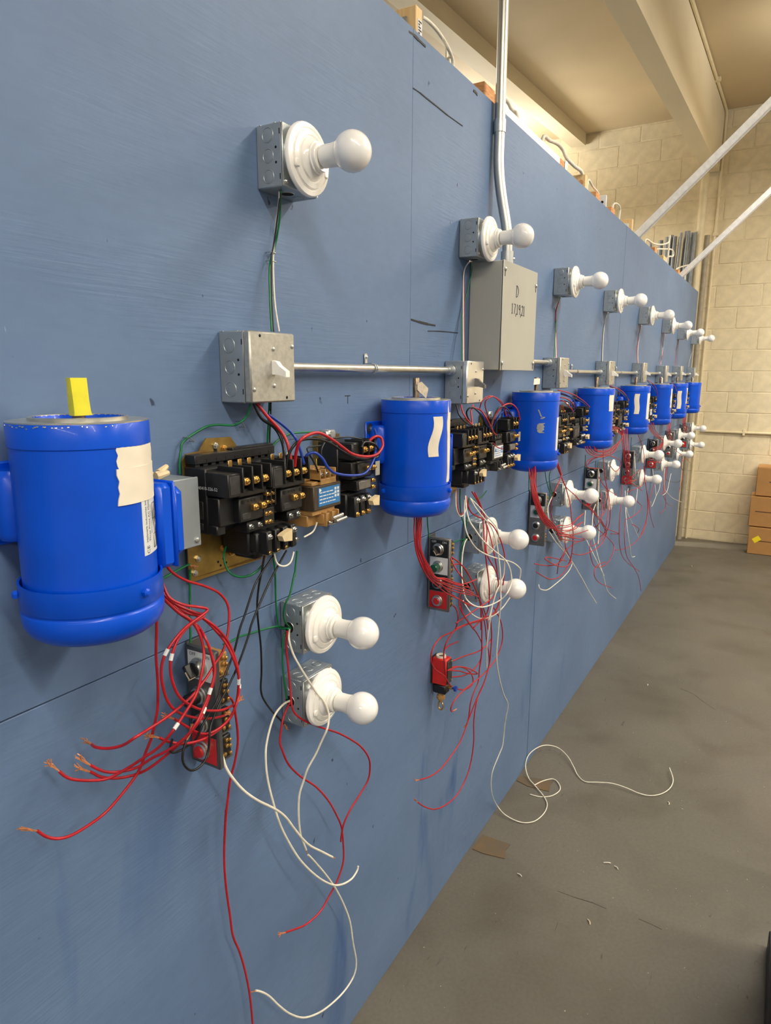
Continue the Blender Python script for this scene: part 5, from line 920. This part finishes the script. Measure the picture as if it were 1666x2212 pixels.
 ('black',1.7,[(3526,-40,2037),(3577,-13,2011),(3582,-7,1978),(3553,-12,1891),(3463,-35,1800)],'black wire from the fourth top lamp to its switch box','','',[]),
 ('white',1.7,[(3513,-40,2036),(3562,-16,2004),(3600,-5,1973),(3568,-12,1891),(3482,-35,1801)],'white wire from the fourth top lamp to its switch box','','',[]),
 ('red',1.7,[(4376,-40,2029),(4519,-5,1972),(4506,-5,1894),(4386,-35,1807)],'red wire from the fifth top lamp to its switch box','','',[]),
 ('white',1.7,[(4398,-40,2030),(4557,-5,1974),(4532,-5,1888),(4408,-35,1807)],'white wire from the fifth top lamp to its switch box','','',[]),
 ('red',1.7,[(5272,-40,2036),(5480,-5,1969),(5519,-5,1902),(5234,-35,1812)],'red wire from the sixth top lamp to its switch box','','',[]),
 ('white',1.7,[(5293,-40,2038),(5513,-5,1970),(5481,-5,1884),(5260,-35,1813)],'white wire from the sixth top lamp to its switch box','','',[]),
 ('red',1.7,[(6036,-40,2023),(6189,-5,1960),(6216,-5,1884),(5956,-35,1814)],'red wire from the seventh top lamp to its switch box','','',[]),
 ('white',1.7,[(7019,-40,2041),(7257,-5,1964),(7137,-5,1884),(6844,-35,1815)],'white wire from the eighth top lamp to its switch box','','',[]),
 ('red',1.75,[(2239,-100,1427),(2203,-113,1407),(2187,-127,1364),(2179,-140,1319),(2212,-152,1258),(2303,-163,1199),(2384,-175,1195),(2475,-173,1176),(2579,-172,1167),(2754,-170,1175)],'red wire of the bundle curving from under the third motor over its lower lamp','red wires curving from under the third motor','',[]),
 ('red',1.75,[(2262,-95,1424),(2234,-108,1402),(2201,-121,1363),(2193,-134,1318),(2235,-146,1253),(2329,-158,1196),(2422,-169,1177),(2586,-168,1155),(2663,-166,1169),(2767,-164,1168)],'red wire of the bundle curving from under the third motor over its lower lamp','red wires curving from under the third motor','',[]),
 ('red',1.75,[(2244,-106,1427),(2209,-119,1407),(2182,-132,1367),(2171,-146,1322),(2208,-157,1262),(2299,-169,1202),(2410,-180,1172),(2548,-179,1149),(2645,-177,1150),(2731,-176,1142)],'red wire of the bundle curving from under the third motor over its lower lamp','red wires curving from under the third motor','',[]),
 ('red',1.75,[(2301,-89,1419),(2260,-102,1399),(2238,-116,1359),(2228,-129,1313),(2270,-141,1249),(2363,-152,1189),(2429,-164,1159),(2539,-162,1139),(2675,-161,1124),(2777,-159,1131)],'red wire of the bundle curving from under the third motor over its lower lamp','red wires curving from under the third motor','',[]),
 ('red',1.75,[(2241,-111,1429),(2207,-124,1406),(2174,-138,1372),(2166,-151,1327),(2208,-163,1264),(2291,-174,1208),(2393,-186,1162),(2532,-184,1131),(2662,-183,1112),(2797,-181,1096)],'red wire of the bundle curving from under the third motor over its lower lamp','red wires curving from under the third motor','',[]),
 ('red',1.75,[(2329,-84,1416),(2300,-96,1393),(2267,-108,1358),(2270,-120,1309),(2317,-130,1243),(2421,-141,1179),(2490,-151,1145),(2586,-158,1116),(2701,-156,1079),(2801,-155,1054),(2934,-154,1029)],'red wire of the bundle curving from under the third motor over its lower lamp','red wires curving from under the third motor','',[]),
 ('red',1.75,[(2238,-116,1429),(2197,-132,1409),(2157,-147,1377),(2146,-161,1332),(2177,-174,1273),(2259,-187,1219),(2336,-190,1171),(2428,-188,1148),(2573,-186,1110)],'red wire of the bundle curving from under the third motor over its lower lamp','red wires curving from under the third motor','',[]),
 ('red',1.75,[(2361,-78,1412),(2333,-90,1389),(2296,-102,1355),(2300,-113,1306),(2337,-125,1240),(2454,-136,1176),(2478,-146,1134),(2528,-152,1110),(2627,-151,1084),(2773,-150,1048),(2897,-148,1029)],'red wire of the bundle curving from under the third motor over its lower lamp','red wires curving from under the third motor','',[]),
 ('red',1.75,[(2232,-122,1430),(2187,-139,1411),(2133,-156,1383),(2122,-172,1341),(2142,-187,1283),(2250,-196,1223),(2324,-194,1165),(2359,-192,1143)],'red wire of the bundle curving from under the third motor over its lower lamp','red wires curving from under the third motor','',[]),
 ('red',1.75,[(2392,-73,1408),(2355,-88,1387),(2313,-103,1355),(2293,-118,1308),(2338,-130,1243),(2434,-143,1182),(2513,-146,1130),(2619,-147,1098),(2737,-142,1067)],'red wire of the bundle curving from under the third motor over its lower lamp','red wires curving from under the third motor','',[]),
 ('red',1.9,[(2589,-90,1417),(2600,-110,1358),(2532,-130,1353),(2397,-150,1323),(2414,-133,1277),(2462,-117,1232),(2562,-100,1160)],'red wire below the third lower lamps, its lowest point third from left','red wires tangled below the third station','',[]),
 ('red',1.9,[(2608,-85,1392),(2631,-94,1355),(2690,-103,1295),(2724,-112,1239),(2727,-121,1200),(2719,-131,1149),(2723,-140,1083),(2716,-141,1018),(2724,-133,974),(2693,-125,940),(2633,-118,925),(2536,-110,939),(2458,-102,971),(2393,-95,1004)],'red wire below the third lower lamps, its lowest point second from left','red wires tangled below the third station','',[]),
 ('red',1.9,[(2562,-96,1418),(2621,-105,1342),(2660,-114,1295),(2789,-123,1238),(2864,-132,1197),(2975,-142,1160),(3078,-151,1106),(3216,-152,1042),(3336,-144,974),(3304,-136,928),(3225,-129,916),(3074,-121,925),(2967,-113,939),(2865,-106,968)],'red wire below the third lower lamps, its lowest point rightmost','red wires tangled below the third station','',[]),
 ('red',1.9,[(3160,-79,964),(2917,-103,1004),(2687,-127,1030),(2615,-128,1016),(2644,-109,977),(2700,-89,916)],'red wire below the third lower lamps, its lowest point fourth from left','red wires tangled below the third station','',[]),
 ('red',1.9,[(2743,-101,1071),(2718,-113,1030),(2741,-125,988),(2725,-137,969),(2601,-149,981),(2431,-161,1029),(2348,-151,1065),(2341,-141,1076),(2438,-131,1055),(2601,-122,1007),(2748,-111,964)],'red wire below the third lower lamps, its lowest point fifth from left','red wires tangled below the third station','',[]),
 ('red',1.9,[(2431,-74,1023),(2496,-104,1004),(2510,-134,1010),(2688,-109,982),(2830,-84,995)],'red wire below the third lower lamps, its lowest point leftmost','red wires tangled below the third station','',[]),
 ('white',2.0,[(2772,-30,1229),(2640,-55,1218),(2553,-80,1204),(2563,-90,1151),(2586,-100,1116),(2718,-100,1028),(2816,-100,967)],'white wire from the third upper lower-row lamp box ending mid air','','',[]),
 ('white',2.2,[(2754,-30,1079),(2802,-51,1022),(2907,-73,945),(2910,-93,918),(2841,-112,937),(3005,-120,819),(3178,-120,701),(3338,-120,601)],'long straight white wire slanting right below the third lamps','','',[]),
 ('white',2.0,[(2868,-101,932),(2906,-96,911),(2850,-100,896),(2755,-100,887),(2644,-100,888),(2554,-95,888),(2489,-90,906),(2474,-85,918),(2481,-80,927)],'white wire hooking left below the third lamps','','',[]),
 ('green',1.8,[(2419,-40,1389),(2458,-30,1297)],'green earth wire around the third station lamp boxes, its lowest point leftmost','green wires at the third station','',[]),
 ('green',1.8,[(2631,-35,1364),(2678,-28,1314),(2741,-25,1257),(2794,-24,1232)],'green earth wire around the third station lamp boxes, its lowest point third from left','green wires at the third station','',[]),
 ('green',1.8,[(2697,-45,1362),(2682,-39,1330),(2719,-35,1277),(2760,-35,1242)],'green earth wire around the third station lamp boxes, its lowest point rightmost','green wires at the third station','',[]),
 ('green',1.8,[(2663,-29,1230),(2773,-19,1225),(2817,-19,1229)],'green earth wire around the third station lamp boxes, its lowest point second from left','green wires at the third station','',[]),
 ('red',2.2,[(2566,-90,1677),(2690,-110,1660),(2854,-113,1629),(3027,-100,1595)],'red jumper over the third starter, its top leftmost','red jumpers on the third starter','',[]),
 ('blue',2.2,[(2603,-91,1666),(2673,-106,1651),(2709,-120,1625),(2751,-110,1601),(2742,-100,1588)],'blue jumper wire arching over the third starter terminals','blue jumpers on the third starter','',[]),
 ('black',2.2,[(2610,-89,1661),(2730,-109,1642),(2856,-113,1620),(2999,-100,1591)],'black jumper over the third starter, its top leftmost','black jumpers on the third starter','',[]),
 ('red',2.2,[(2620,-85,1648),(2652,-100,1643),(2682,-114,1626),(2763,-105,1600),(2731,-95,1575)],'red jumper over the third starter, its top rightmost','red jumpers on the third starter','',[]),
 ('red',2.0,[(2577,-96,1637),(2568,-116,1634),(2671,-119,1600),(2739,-106,1584)],'red jumper over the third starter, its top third from left','red jumpers on the third starter','',[]),
 ('red',2.0,[(2637,-79,1618),(2564,-109,1617),(2678,-89,1586)],'red jumper over the third starter, its top second from left','red jumpers on the third starter','',[]),
 ('black',1.8,[(2676,-84,1634),(2667,-114,1622),(2796,-95,1590)],'black jumper over the third starter, its top rightmost','black jumpers on the third starter','',[]),
 ('red',1.7,[(2902,-120,1435),(2921,-131,1406),(3072,-142,1373),(3220,-149,1366),(3373,-145,1368),(3501,-141,1404),(3601,-136,1438),(3568,-131,1465),(3382,-125,1492)],'red wire of the looped bundle under the fourth motor','red wires looped under the fourth motor','',[]),
 ('red',1.7,[(2979,-110,1428),(2999,-122,1401),(3111,-133,1376),(3258,-140,1368),(3426,-138,1374),(3545,-135,1405),(3612,-131,1437),(3541,-125,1467),(3410,-120,1485)],'red wire of the looped bundle under the fourth motor','red wires looped under the fourth motor','',[]),
 ('red',1.7,[(2990,-118,1428),(3009,-129,1404),(3079,-140,1385),(3223,-147,1378),(3399,-146,1388),(3506,-146,1414),(3540,-142,1442),(3434,-136,1474),(3360,-130,1483)],'red wire of the looped bundle under the fourth motor','red wires looped under the fourth motor','',[]),
 ('red',1.7,[(3115,-97,1415),(3137,-108,1393),(3166,-119,1385),(3314,-127,1375),(3507,-128,1388),(3607,-129,1411),(3607,-125,1437),(3463,-120,1472),(3439,-114,1472)],'red wire of the looped bundle under the fourth motor','red wires looped under the fourth motor','',[]),
 ('red',1.7,[(3081,-115,1419),(3101,-126,1401),(3089,-137,1400),(3222,-147,1390),(3426,-148,1407),(3512,-150,1425),(3480,-147,1447),(3308,-142,1483),(3337,-136,1474)],'red wire of the looped bundle under the fourth motor','red wires looped under the fourth motor','',[]),
 ('red',1.9,[(3337,-103,1348),(3126,-111,1364),(2975,-114,1360),(3032,-109,1329),(3259,-104,1297)],'red wire of the looped bundle under the fourth motor','red wires looped under the fourth motor','',[]),
 ('red',1.9,[(3205,-136,1368),(3357,-140,1348),(3542,-144,1307),(3541,-144,1273),(3459,-140,1262),(3341,-136,1306)],'red wire of the looped bundle under the fourth motor','red wires looped under the fourth motor','',[]),
 ('red',1.9,[(3062,-98,1335),(3112,-105,1355),(3269,-103,1355),(3439,-100,1365)],'red wire of the looped bundle under the fourth motor','red wires looped under the fourth motor','',[]),
 ('red',1.9,[(2980,-142,1420),(3024,-152,1402),(3294,-141,1387)],'red wire of the looped bundle under the fourth motor','red wires looped under the fourth motor','',[]),
 ('red',1.9,[(3343,-99,1390),(3327,-110,1311),(3329,-123,1236),(3375,-134,1153),(3443,-134,1051),(3461,-123,960),(3354,-111,922),(3246,-100,916)],'red wire below the fourth lower lamps, its lowest point leftmost','red wires tangled below the fourth station','',[]),
 ('red',1.9,[(3311,-95,1247),(3295,-121,1218),(3402,-121,1176),(3761,-95,1091)],'red wire below the fourth lower lamps, its lowest point rightmost','red wires tangled below the fourth station','',[]),
 ('red',1.9,[(3476,-106,1163),(3363,-119,1103),(3336,-132,1081),(3189,-146,1070),(3361,-132,992),(3774,-119,875),(3636,-106,900)],'red wire below the fourth lower lamps, its lowest point sixth from left','red wires tangled below the fourth station','',[]),
 ('red',1.9,[(3263,-89,939),(3219,-97,899),(3273,-105,820),(3364,-113,782),(3529,-121,766),(3610,-129,809),(3635,-121,845),(3464,-113,928),(3289,-105,1003),(3212,-97,1088),(3220,-89,1102)],'red wire below the fourth lower lamps, its lowest point fourth from left','red wires tangled below the fourth station','',[]),
 ('red',1.9,[(3521,-111,773),(3231,-131,823),(3107,-151,814),(3330,-131,712),(3728,-111,573)],'red wire below the fourth lower lamps, its lowest point seventh from left','red wires tangled below the fourth station','',[]),
 ('red',1.9,[(3086,-84,1150),(3134,-104,1123),(3191,-124,1078),(3473,-104,961),(3605,-84,896)],'red wire below the fourth lower lamps, its lowest point fifth from left','red wires tangled below the fourth station','',[]),
 ('red',1.9,[(3282,-117,1176),(3209,-144,1093),(3159,-143,1048),(3170,-117,1027)],'red wire below the fourth lower lamps, its lowest point second from left','red wires tangled below the fourth station','',[]),
 ('red',1.9,[(3548,-78,1168),(3563,-98,1074),(3447,-118,997),(3506,-98,930),(3476,-78,910)],'red wire below the fourth lower lamps, its lowest point third from left','red wires tangled below the fourth station','',[]),
 ('white',2.1,[(3315,-40,1075),(2986,-120,1074)],'white wire hanging straight from the fourth station lamps, its lowest point leftmost','white wires at the fourth station','',[]),
 ('white',2.1,[(3583,-34,1231),(3464,-64,1156),(3344,-95,1064),(3348,-105,986),(3308,-114,916)],'white wire hanging straight from the fourth station lamps, its lowest point third from left','white wires at the fourth station','',[]),
 ('white',2.1,[(3341,-45,928),(3283,-106,858),(3443,-126,719)],'white wire hanging straight from the fourth station lamps, its lowest point fourth from left','white wires at the fourth station','',[]),
 ('white',2.1,[(3569,-29,878),(3566,-59,791),(3595,-89,677),(3690,-99,564),(3889,-109,461)],'white wire hanging straight from the fourth station lamps, its lowest point rightmost','white wires at the fourth station','',[]),
 ('white',2.1,[(3492,-51,1089),(3177,-111,1106),(3085,-131,1046)],'white wire hanging straight from the fourth station lamps, its lowest point second from left','white wires at the fourth station','',[]),
 ('green',1.8,[(3205,-50,1363),(3293,-30,1282)],'green earth wire at the fourth station lower lamps, its lowest point leftmost','green wires at the fourth station','',[]),
 ('green',1.8,[(3447,-44,1310),(3499,-34,1247),(3601,-24,1227)],'green earth wire at the fourth station lower lamps, its lowest point rightmost','green wires at the fourth station','',[]),
 ('red',2.0,[(3522,-70,1682),(3550,-103,1668),(3671,-113,1644),(3877,-100,1598)],'red supply wire dropping into the fourth starter','','',[]),
 ('blue',2.0,[(3577,-70,1673),(3526,-120,1653),(3807,-100,1612)],'blue supply wire dropping into the fourth starter','','',[]),
 ('black',2.0,[(3527,-69,1679),(3580,-103,1657),(3734,-113,1626),(3841,-100,1599)],'black supply wire dropping into the fourth starter','','',[]),
 ('red',2.0,[(4557,-70,1705),(4588,-103,1681),(4668,-113,1645),(4830,-100,1598)],'red supply wire dropping into the fifth starter','','',[]),
 ('blue',2.0,[(4580,-70,1698),(4451,-120,1669),(4743,-100,1622)],'blue supply wire dropping into the fifth starter','','',[]),
 ('red',2.0,[(5583,-70,1679),(5429,-120,1657),(5697,-100,1611)],'red supply wire dropping into the seventh starter','','',[]),
 ('red',1.7,[(3756,-100,1455),(3756,-104,1383),(3810,-108,1294),(3890,-108,1224),(3962,-104,1148),(3944,-100,1116)],'red wire of the straight bundle hanging under the fifth motor','red wires hanging under the fifth motor','',[]),
 ('red',1.7,[(3841,-90,1449),(3825,-97,1377),(3861,-104,1289),(3927,-105,1219),(4003,-100,1142),(4041,-95,1109)],'red wire of the straight bundle hanging under the fifth motor','red wires hanging under the fifth motor','',[]),
 ('red',1.7,[(3833,-96,1449),(3801,-106,1380),(3818,-116,1294),(3871,-118,1227),(3950,-112,1150),(4032,-106,1117)],'red wire of the straight bundle hanging under the fifth motor','red wires hanging under the fifth motor','',[]),
 ('red',1.7,[(3987,-74,1438),(3938,-88,1367),(3937,-101,1281),(3973,-104,1214),(4056,-97,1135),(4215,-89,1099)],'red wire of the straight bundle hanging under the fifth motor','red wires hanging under the fifth motor','',[]),
 ('red',1.7,[(3940,-91,1442),(3874,-108,1374),(3850,-125,1291),(3867,-129,1228),(3951,-120,1151),(4183,-111,1115)],'red wire of the straight bundle hanging under the fifth motor','red wires hanging under the fifth motor','',[]),
 ('red',1.7,[(4149,-58,1427),(4066,-79,1356),(4024,-99,1272),(4026,-104,1207),(4115,-94,1127),(4426,-84,1088)],'red wire of the straight bundle hanging under the fifth motor','red wires hanging under the fifth motor','',[]),
 ('red',1.9,[(3863,-100,1132),(3812,-112,1028),(3743,-124,935),(3805,-124,796),(4071,-112,647),(4694,-100,420)],'red wire trailing below the fifth station, its lowest point sixth from left','red wires trailing below the fifth station','',[]),
 ('red',1.9,[(4570,-95,1143),(4604,-103,1045),(4722,-112,901),(4675,-120,803),(4568,-120,725),(4324,-112,702),(4091,-103,717),(3842,-95,761)],'red wire trailing below the fifth station, its lowest point leftmost','red wires trailing below the fifth station','',[]),
 ('red',1.9,[(4179,-106,1395),(4332,-117,1296),(4343,-130,1200),(4389,-130,1097),(4362,-118,1058),(4010,-106,1073)],'red wire trailing below the fifth station, its lowest point fourth from left','red wires trailing below the fifth station','',[]),
 ('red',1.9,[(4095,-89,898),(4035,-101,810),(4087,-113,677),(4343,-113,545),(4663,-101,385),(4879,-89,227)],'red wire trailing below the fifth station, its lowest point seventh from left','red wires trailing below the fifth station','',[]),
 ('red',1.9,[(4023,-111,1131),(4073,-141,1100),(4454,-111,1016)],'red wire trailing below the fifth station, its lowest point rightmost','red wires trailing below the fifth station','',[]),
 ('red',1.9,[(4244,-84,1016),(4355,-114,953),(4669,-83,880)],'red wire trailing below the fifth station, its lowest point eighth from left','red wires trailing below the fifth station','',[]),
 ('red',1.9,[(4447,-117,917),(4314,-136,920),(4069,-136,922),(3980,-117,919)],'red wire trailing below the fifth station, its lowest point second from left','red wires trailing below the fifth station','',[]),
 ('red',1.9,[(4130,-78,1127),(4162,-108,1152),(4584,-78,1148)],'red wire trailing below the fifth station, its lowest point third from left','red wires trailing below the fifth station','',[]),
 ('red',1.9,[(4136,-122,860),(4196,-152,825),(4351,-122,762)],'red wire trailing below the fifth station, its lowest point fifth from left','red wires trailing below the fifth station','',[]),
 ('white',2.1,[(4392,-60,1238),(4049,-130,1207),(4217,-110,1118)],'white wire hanging from the fifth station lamps, its lowest point third from left','white wires at the fifth station','',[]),
 ('white',2.1,[(4616,-55,1017),(4206,-124,1012),(4266,-105,897)],'white wire hanging from the fifth station lamps, its lowest point leftmost','white wires at the fifth station','',[]),
 ('white',2.1,[(4149,-66,1056),(4044,-94,975),(3989,-122,868),(4067,-132,739),(4187,-124,649),(4360,-116,606)],'white wire hanging from the fifth station lamps, its lowest point second from left','white wires at the fifth station','',[]),
 ('white',2.1,[(4327,-49,1043),(4059,-96,972),(4189,-112,856),(4537,-99,693)],'white wire hanging from the fifth station lamps, its lowest point rightmost','white wires at the fifth station','',[]),
 ('green',1.8,[(4301,-50,1363),(4371,-40,1274),(4530,-30,1230)],'green earth wire at the fifth station upper lamp box','','',[]),
 ('red',1.8,[(4542,-100,1440),(4570,-106,1398),(4709,-111,1355),(4900,-117,1313),(5099,-117,1286),(5050,-111,1257),(4891,-106,1254),(4785,-100,1257)],'red wire of the bundle curving down under the sixth motor','red wires under the sixth motor','',[]),
 ('red',1.8,[(4642,-91,1434),(4665,-97,1392),(4801,-104,1348),(4981,-111,1307),(5142,-112,1274),(5092,-106,1245),(4932,-100,1242),(4824,-95,1246)],'red wire of the bundle curving down under the sixth motor','red wires under the sixth motor','',[]),
 ('red',1.8,[(4637,-98,1435),(4652,-106,1393),(4782,-114,1350),(4945,-122,1310),(5069,-123,1274),(5020,-117,1245),(4862,-111,1242),(4757,-106,1246)],'red wire of the bundle curving down under the sixth motor','red wires under the sixth motor','',[]),
 ('red',1.8,[(4820,-77,1424),(4831,-86,1380),(4961,-95,1336),(5114,-104,1296),(5191,-106,1252),(5140,-100,1223),(4977,-95,1221),(4868,-89,1225)],'red wire of the bundle curving down under the sixth motor','red wires under the sixth motor','',[]),
 ('red',1.8,[(4774,-95,1427),(4777,-105,1384),(4899,-116,1341),(5027,-126,1304),(5042,-128,1254),(4994,-122,1225),(4837,-117,1224),(4732,-111,1228)],'red wire of the bundle curving down under the sixth motor','red wires under the sixth motor','',[]),
 ('red',1.9,[(4762,-84,1185),(4892,-94,1168),(5038,-104,1137),(5179,-114,1135)],'red wire of the bundle curving down under the sixth motor','red wires under the sixth motor','',[]),
 ('red',1.9,[(4609,-117,1184),(4749,-132,1166),(4903,-146,1146)],'red wire of the bundle curving down under the sixth motor','red wires under the sixth motor','',[]),
 ('white',2.1,[(5294,-35,1056),(5282,-47,1001),(5311,-60,994)],'white wire hanging from the sixth station lamps, its lowest point second from left','white wires at the sixth station','',[]),
 ('white',2.1,[(5492,-30,909),(5473,-42,871),(5441,-54,831)],'white wire hanging from the sixth station lamps, its lowest point rightmost','white wires at the sixth station','',[]),
 ('white',2.1,[(5682,-40,888),(5631,-47,853),(5466,-53,827),(5243,-59,777),(5129,-66,832)],'white wire hanging from the sixth station lamps, its lowest point leftmost','white wires at the sixth station','',[]),
 ('red',1.9,[(4940,-30,1113),(4988,-40,1004),(5050,-50,890),(5054,-60,805),(5003,-67,728),(4869,-73,686),(4714,-80,655)],'red wire trailing down the wall below the sixth station, its lowest point leftmost','red wires below the sixth station','',[]),
 ('red',1.9,[(5499,-24,958),(5397,-36,918),(5239,-48,870),(5125,-58,828),(5177,-66,719),(5324,-75,602)],'red wire trailing down the wall below the sixth station, its lowest point rightmost','red wires below the sixth station','',[]),
 ('red',2.0,[(5371,-100,1397),(5298,-113,1338),(5383,-113,1288),(5562,-100,1243)],'red wire of the bundle hanging under the seventh motor','red wires under the seventh motor','',[]),
 ('red',2.0,[(5468,-95,1391),(5395,-108,1331),(5482,-108,1281),(5665,-95,1234)],'red wire of the bundle hanging under the seventh motor','red wires under the seventh motor','',[]),
 ('red',2.0,[(5440,-106,1393),(5366,-119,1333),(5454,-119,1283),(5639,-106,1237)],'red wire of the bundle hanging under the seventh motor','red wires under the seventh motor','',[]),
 ('red',2.0,[(5603,-89,1383),(5529,-102,1321),(5620,-102,1270),(5809,-89,1222)],'red wire of the bundle hanging under the seventh motor','red wires under the seventh motor','',[]),
 ('red',1.9,[(5758,-111,1172),(5910,-121,1125),(6064,-131,1091),(5874,-141,1101)],'red wire of the bundle hanging under the seventh motor','red wires under the seventh motor','',[]),
 ('red',1.9,[(6473,-84,1043),(6539,-90,989),(6442,-96,947),(6556,-102,882),(6478,-108,812),(6332,-114,733)],'red wire of the bundle hanging under the seventh motor','red wires under the seventh motor','',[]),
 ('white',2.1,[(5429,-100,1045),(5412,-104,976),(5465,-108,883),(5579,-112,839),(5923,-116,739),(6492,-120,616)],'white wire hanging from the seventh station lamps, its lowest point rightmost','white wires at the seventh station','',[]),
 ('white',2.1,[(5846,-95,953),(5738,-101,905),(5605,-108,844),(5355,-114,850)],'white wire hanging from the seventh station lamps, its lowest point leftmost','white wires at the seventh station','',[]),
 ('red',1.8,[(5975,-45,987),(5808,-57,921),(5724,-68,837),(5640,-80,803),(5804,-80,725),(5994,-80,669),(6286,-80,606)],'red wire trailing below the seventh station, its lowest point rightmost','red wires below the seventh station','',[]),
 ('red',1.8,[(5982,-39,986),(5897,-51,884),(5845,-63,795),(5836,-75,724),(5858,-75,696),(5817,-75,659),(5577,-75,667)],'red wire trailing below the seventh station, its lowest point leftmost','red wires below the seventh station','',[]),
 ('red',1.8,[(5917,-50,994),(5633,-74,945),(5577,-85,851),(5443,-86,836)],'red wire trailing below the seventh station, its lowest point second from left','red wires below the seventh station','',[]),
 ('black',1.8,[(5692,-80,923),(6011,-80,862),(6337,-87,816),(6457,-100,817)],'black wire sagging below the seventh lamps at the wall end','','',[]),
 ('red',2.0,[(6225,-100,1388),(6128,-113,1349),(6196,-113,1301),(6444,-100,1238)],'red wire of the bundle hanging under the eighth motor','red wires under the eighth motor','',[]),
 ('red',2.0,[(6326,-95,1382),(6218,-108,1344),(6298,-108,1294),(6550,-95,1230)],'red wire of the bundle hanging under the eighth motor','red wires under the eighth motor','',[]),
 ('red',2.0,[(6288,-106,1385),(6167,-119,1347),(6259,-119,1297),(6513,-106,1234)],'red wire of the bundle hanging under the eighth motor','red wires under the eighth motor','',[]),
 ('red',2.0,[(6485,-89,1374),(6353,-102,1336),(6459,-102,1284),(6720,-89,1218)],'red wire of the bundle hanging under the eighth motor','red wires under the eighth motor','',[]),
 ('red',2.0,[(6352,-111,1382),(6208,-124,1345),(6324,-124,1293),(6584,-111,1229)],'red wire of the bundle hanging under the eighth motor','red wires under the eighth motor','',[]),
 ('red',1.8,[(6603,-100,1285),(6729,-120,1224),(6757,-140,1186)],'thin dark red wire sticking out past the eighth upper lamp','','',[]),
 ('black',1.6,[(6454,-140,1136),(6634,-150,1116),(6701,-160,1074),(6650,-150,1040),(6566,-140,1043)],'thin dark wire looping off the end past the eighth lower lamp','','',[]),
 ('red',1.7,[(6108,-140,1028),(6213,-153,1043),(6395,-153,1009),(6698,-140,951)],'thin red wire pointing off the wall end below the eighth lamps','','',[]),
 ('white',5,[(1706,60,2624),(1730,57,2625),(1768,53,2621),(1807,50,2611),(1796,30,2582),(1838,39,2579),(1853,41,2562),(1851,45,2517)],'white cable arching down from the first wooden post above the wall','','',[]),
 ('white',4,[(1832,50,2517),(1848,58,2602),(1857,57,2591),(1827,39,2558),(1830,45,2517)],'short pale cable end above the wall beside the arching cable','','',[]),
 ('white',7,[(2398,100,2659),(2402,88,2647),(2408,76,2624),(2411,64,2616),(2399,52,2592),(2377,40,2559),(2377,45,2517)],'flat white cable dipping behind the wall right of the tall conduit','','',[]),
 ('white',8,[(2875,120,2517),(2875,120,2670),(2916,103,2672),(2969,86,2671),(2996,71,2654),(2999,59,2628),(2999,49,2613),(3084,44,2608),(3199,40,2603),(3199,45,2517)],'flat white cable arching over the white channel end','','',[]),
 ('white',5,[(3335,50,2517),(3335,50,2610),(3430,50,2603),(3548,50,2591),(3548,50,2517)],'thin white cable right of the knotty pine post','','',[]),
 ('white',5,[(3897,60,2517),(3897,60,2617),(4011,60,2644),(4069,60,2630),(4061,60,2589),(4061,60,2517)],'white cable hoop above the wall before the framed white plate','','',[]),
 ('white',6,[(4856,60,2517),(4856,60,2601),(5163,60,2624),(5497,60,2671),(5781,60,2733),(5800,60,2772),(5800,60,2517)],'pale cable sagging before the stored grey tubes','','',[]),
 ('white',6,[(5392,85,2517),(5392,85,2617),(5739,85,2678),(6137,85,2732),(6206,85,2694),(5925,85,2641),(5925,85,2517)],'pale cable loop with a square bend below the stored tubes','','',[]),
 ('white',6,[(6271,60,2517),(6271,60,2596),(6683,60,2677),(7104,60,2743),(7291,60,2749),(6857,60,2671),(6857,60,2517)],'pale cable loop beside the far diagonal strut','','',[]),
]
CM = dict(red='wred', white='wwhite', green='wgreen', black='wblack', blue='wblue')
def at_len(P, L):
    # split a path L metres before its end
    acc = 0
    for i in range(len(P)-1, 0, -1):
        s = (P[i]-P[i-1]).length
        if acc+s >= L:
            q = P[i].lerp(P[i-1], (L-acc)/s); return P[:i]+[q], [q]+P[i:]
        acc += s
    return P, []
for col, rad, pts, lab, grp, end, marks in WIRES:
    P = smooth([Vector(p)/1000 for p in pts], 5); o0 = P[0].copy(); P = [p-o0 for p in P]; r = rad/1000
    tip = []
    if end: P, tip = at_len(P, .024 if end == 'c' else .014)
    w = MB().tube(P, r, 7).build(col+'_wire' if r < .004 else 'white_cable', CM[col], None, o0, 60)
    tag(w, lab, 'wire', grp or None)
    if tip and len(tip) > 1:
        c = MB(); a, b = tip[0], tip[-1]; d = b-a; rn = random.Random(len(lab))
        n_ = 7 if end == 'c' else 1
        for i in range(n_):
            j = lambda s: Vector((rn.uniform(-s, s), rn.uniform(-s, s), rn.uniform(-s, s)))
            c.tube([a-d*.15, a+d*.3+j(.0012), a+d*.65+j(.002), b+j(.0045 if end == 'c' else .0)], .00075 if end == 'c' else .0011, 4)
        c.build('copper_strands', 'copper', w)
    for f in marks:
        i = int(f*(len(P)-2)); a = P[i]; d = (P[i+1]-a).normalized()
        MB().tube([a-d*.005, a+d*.005], r*1.35, 8).build('wire_marker', 'label', w)
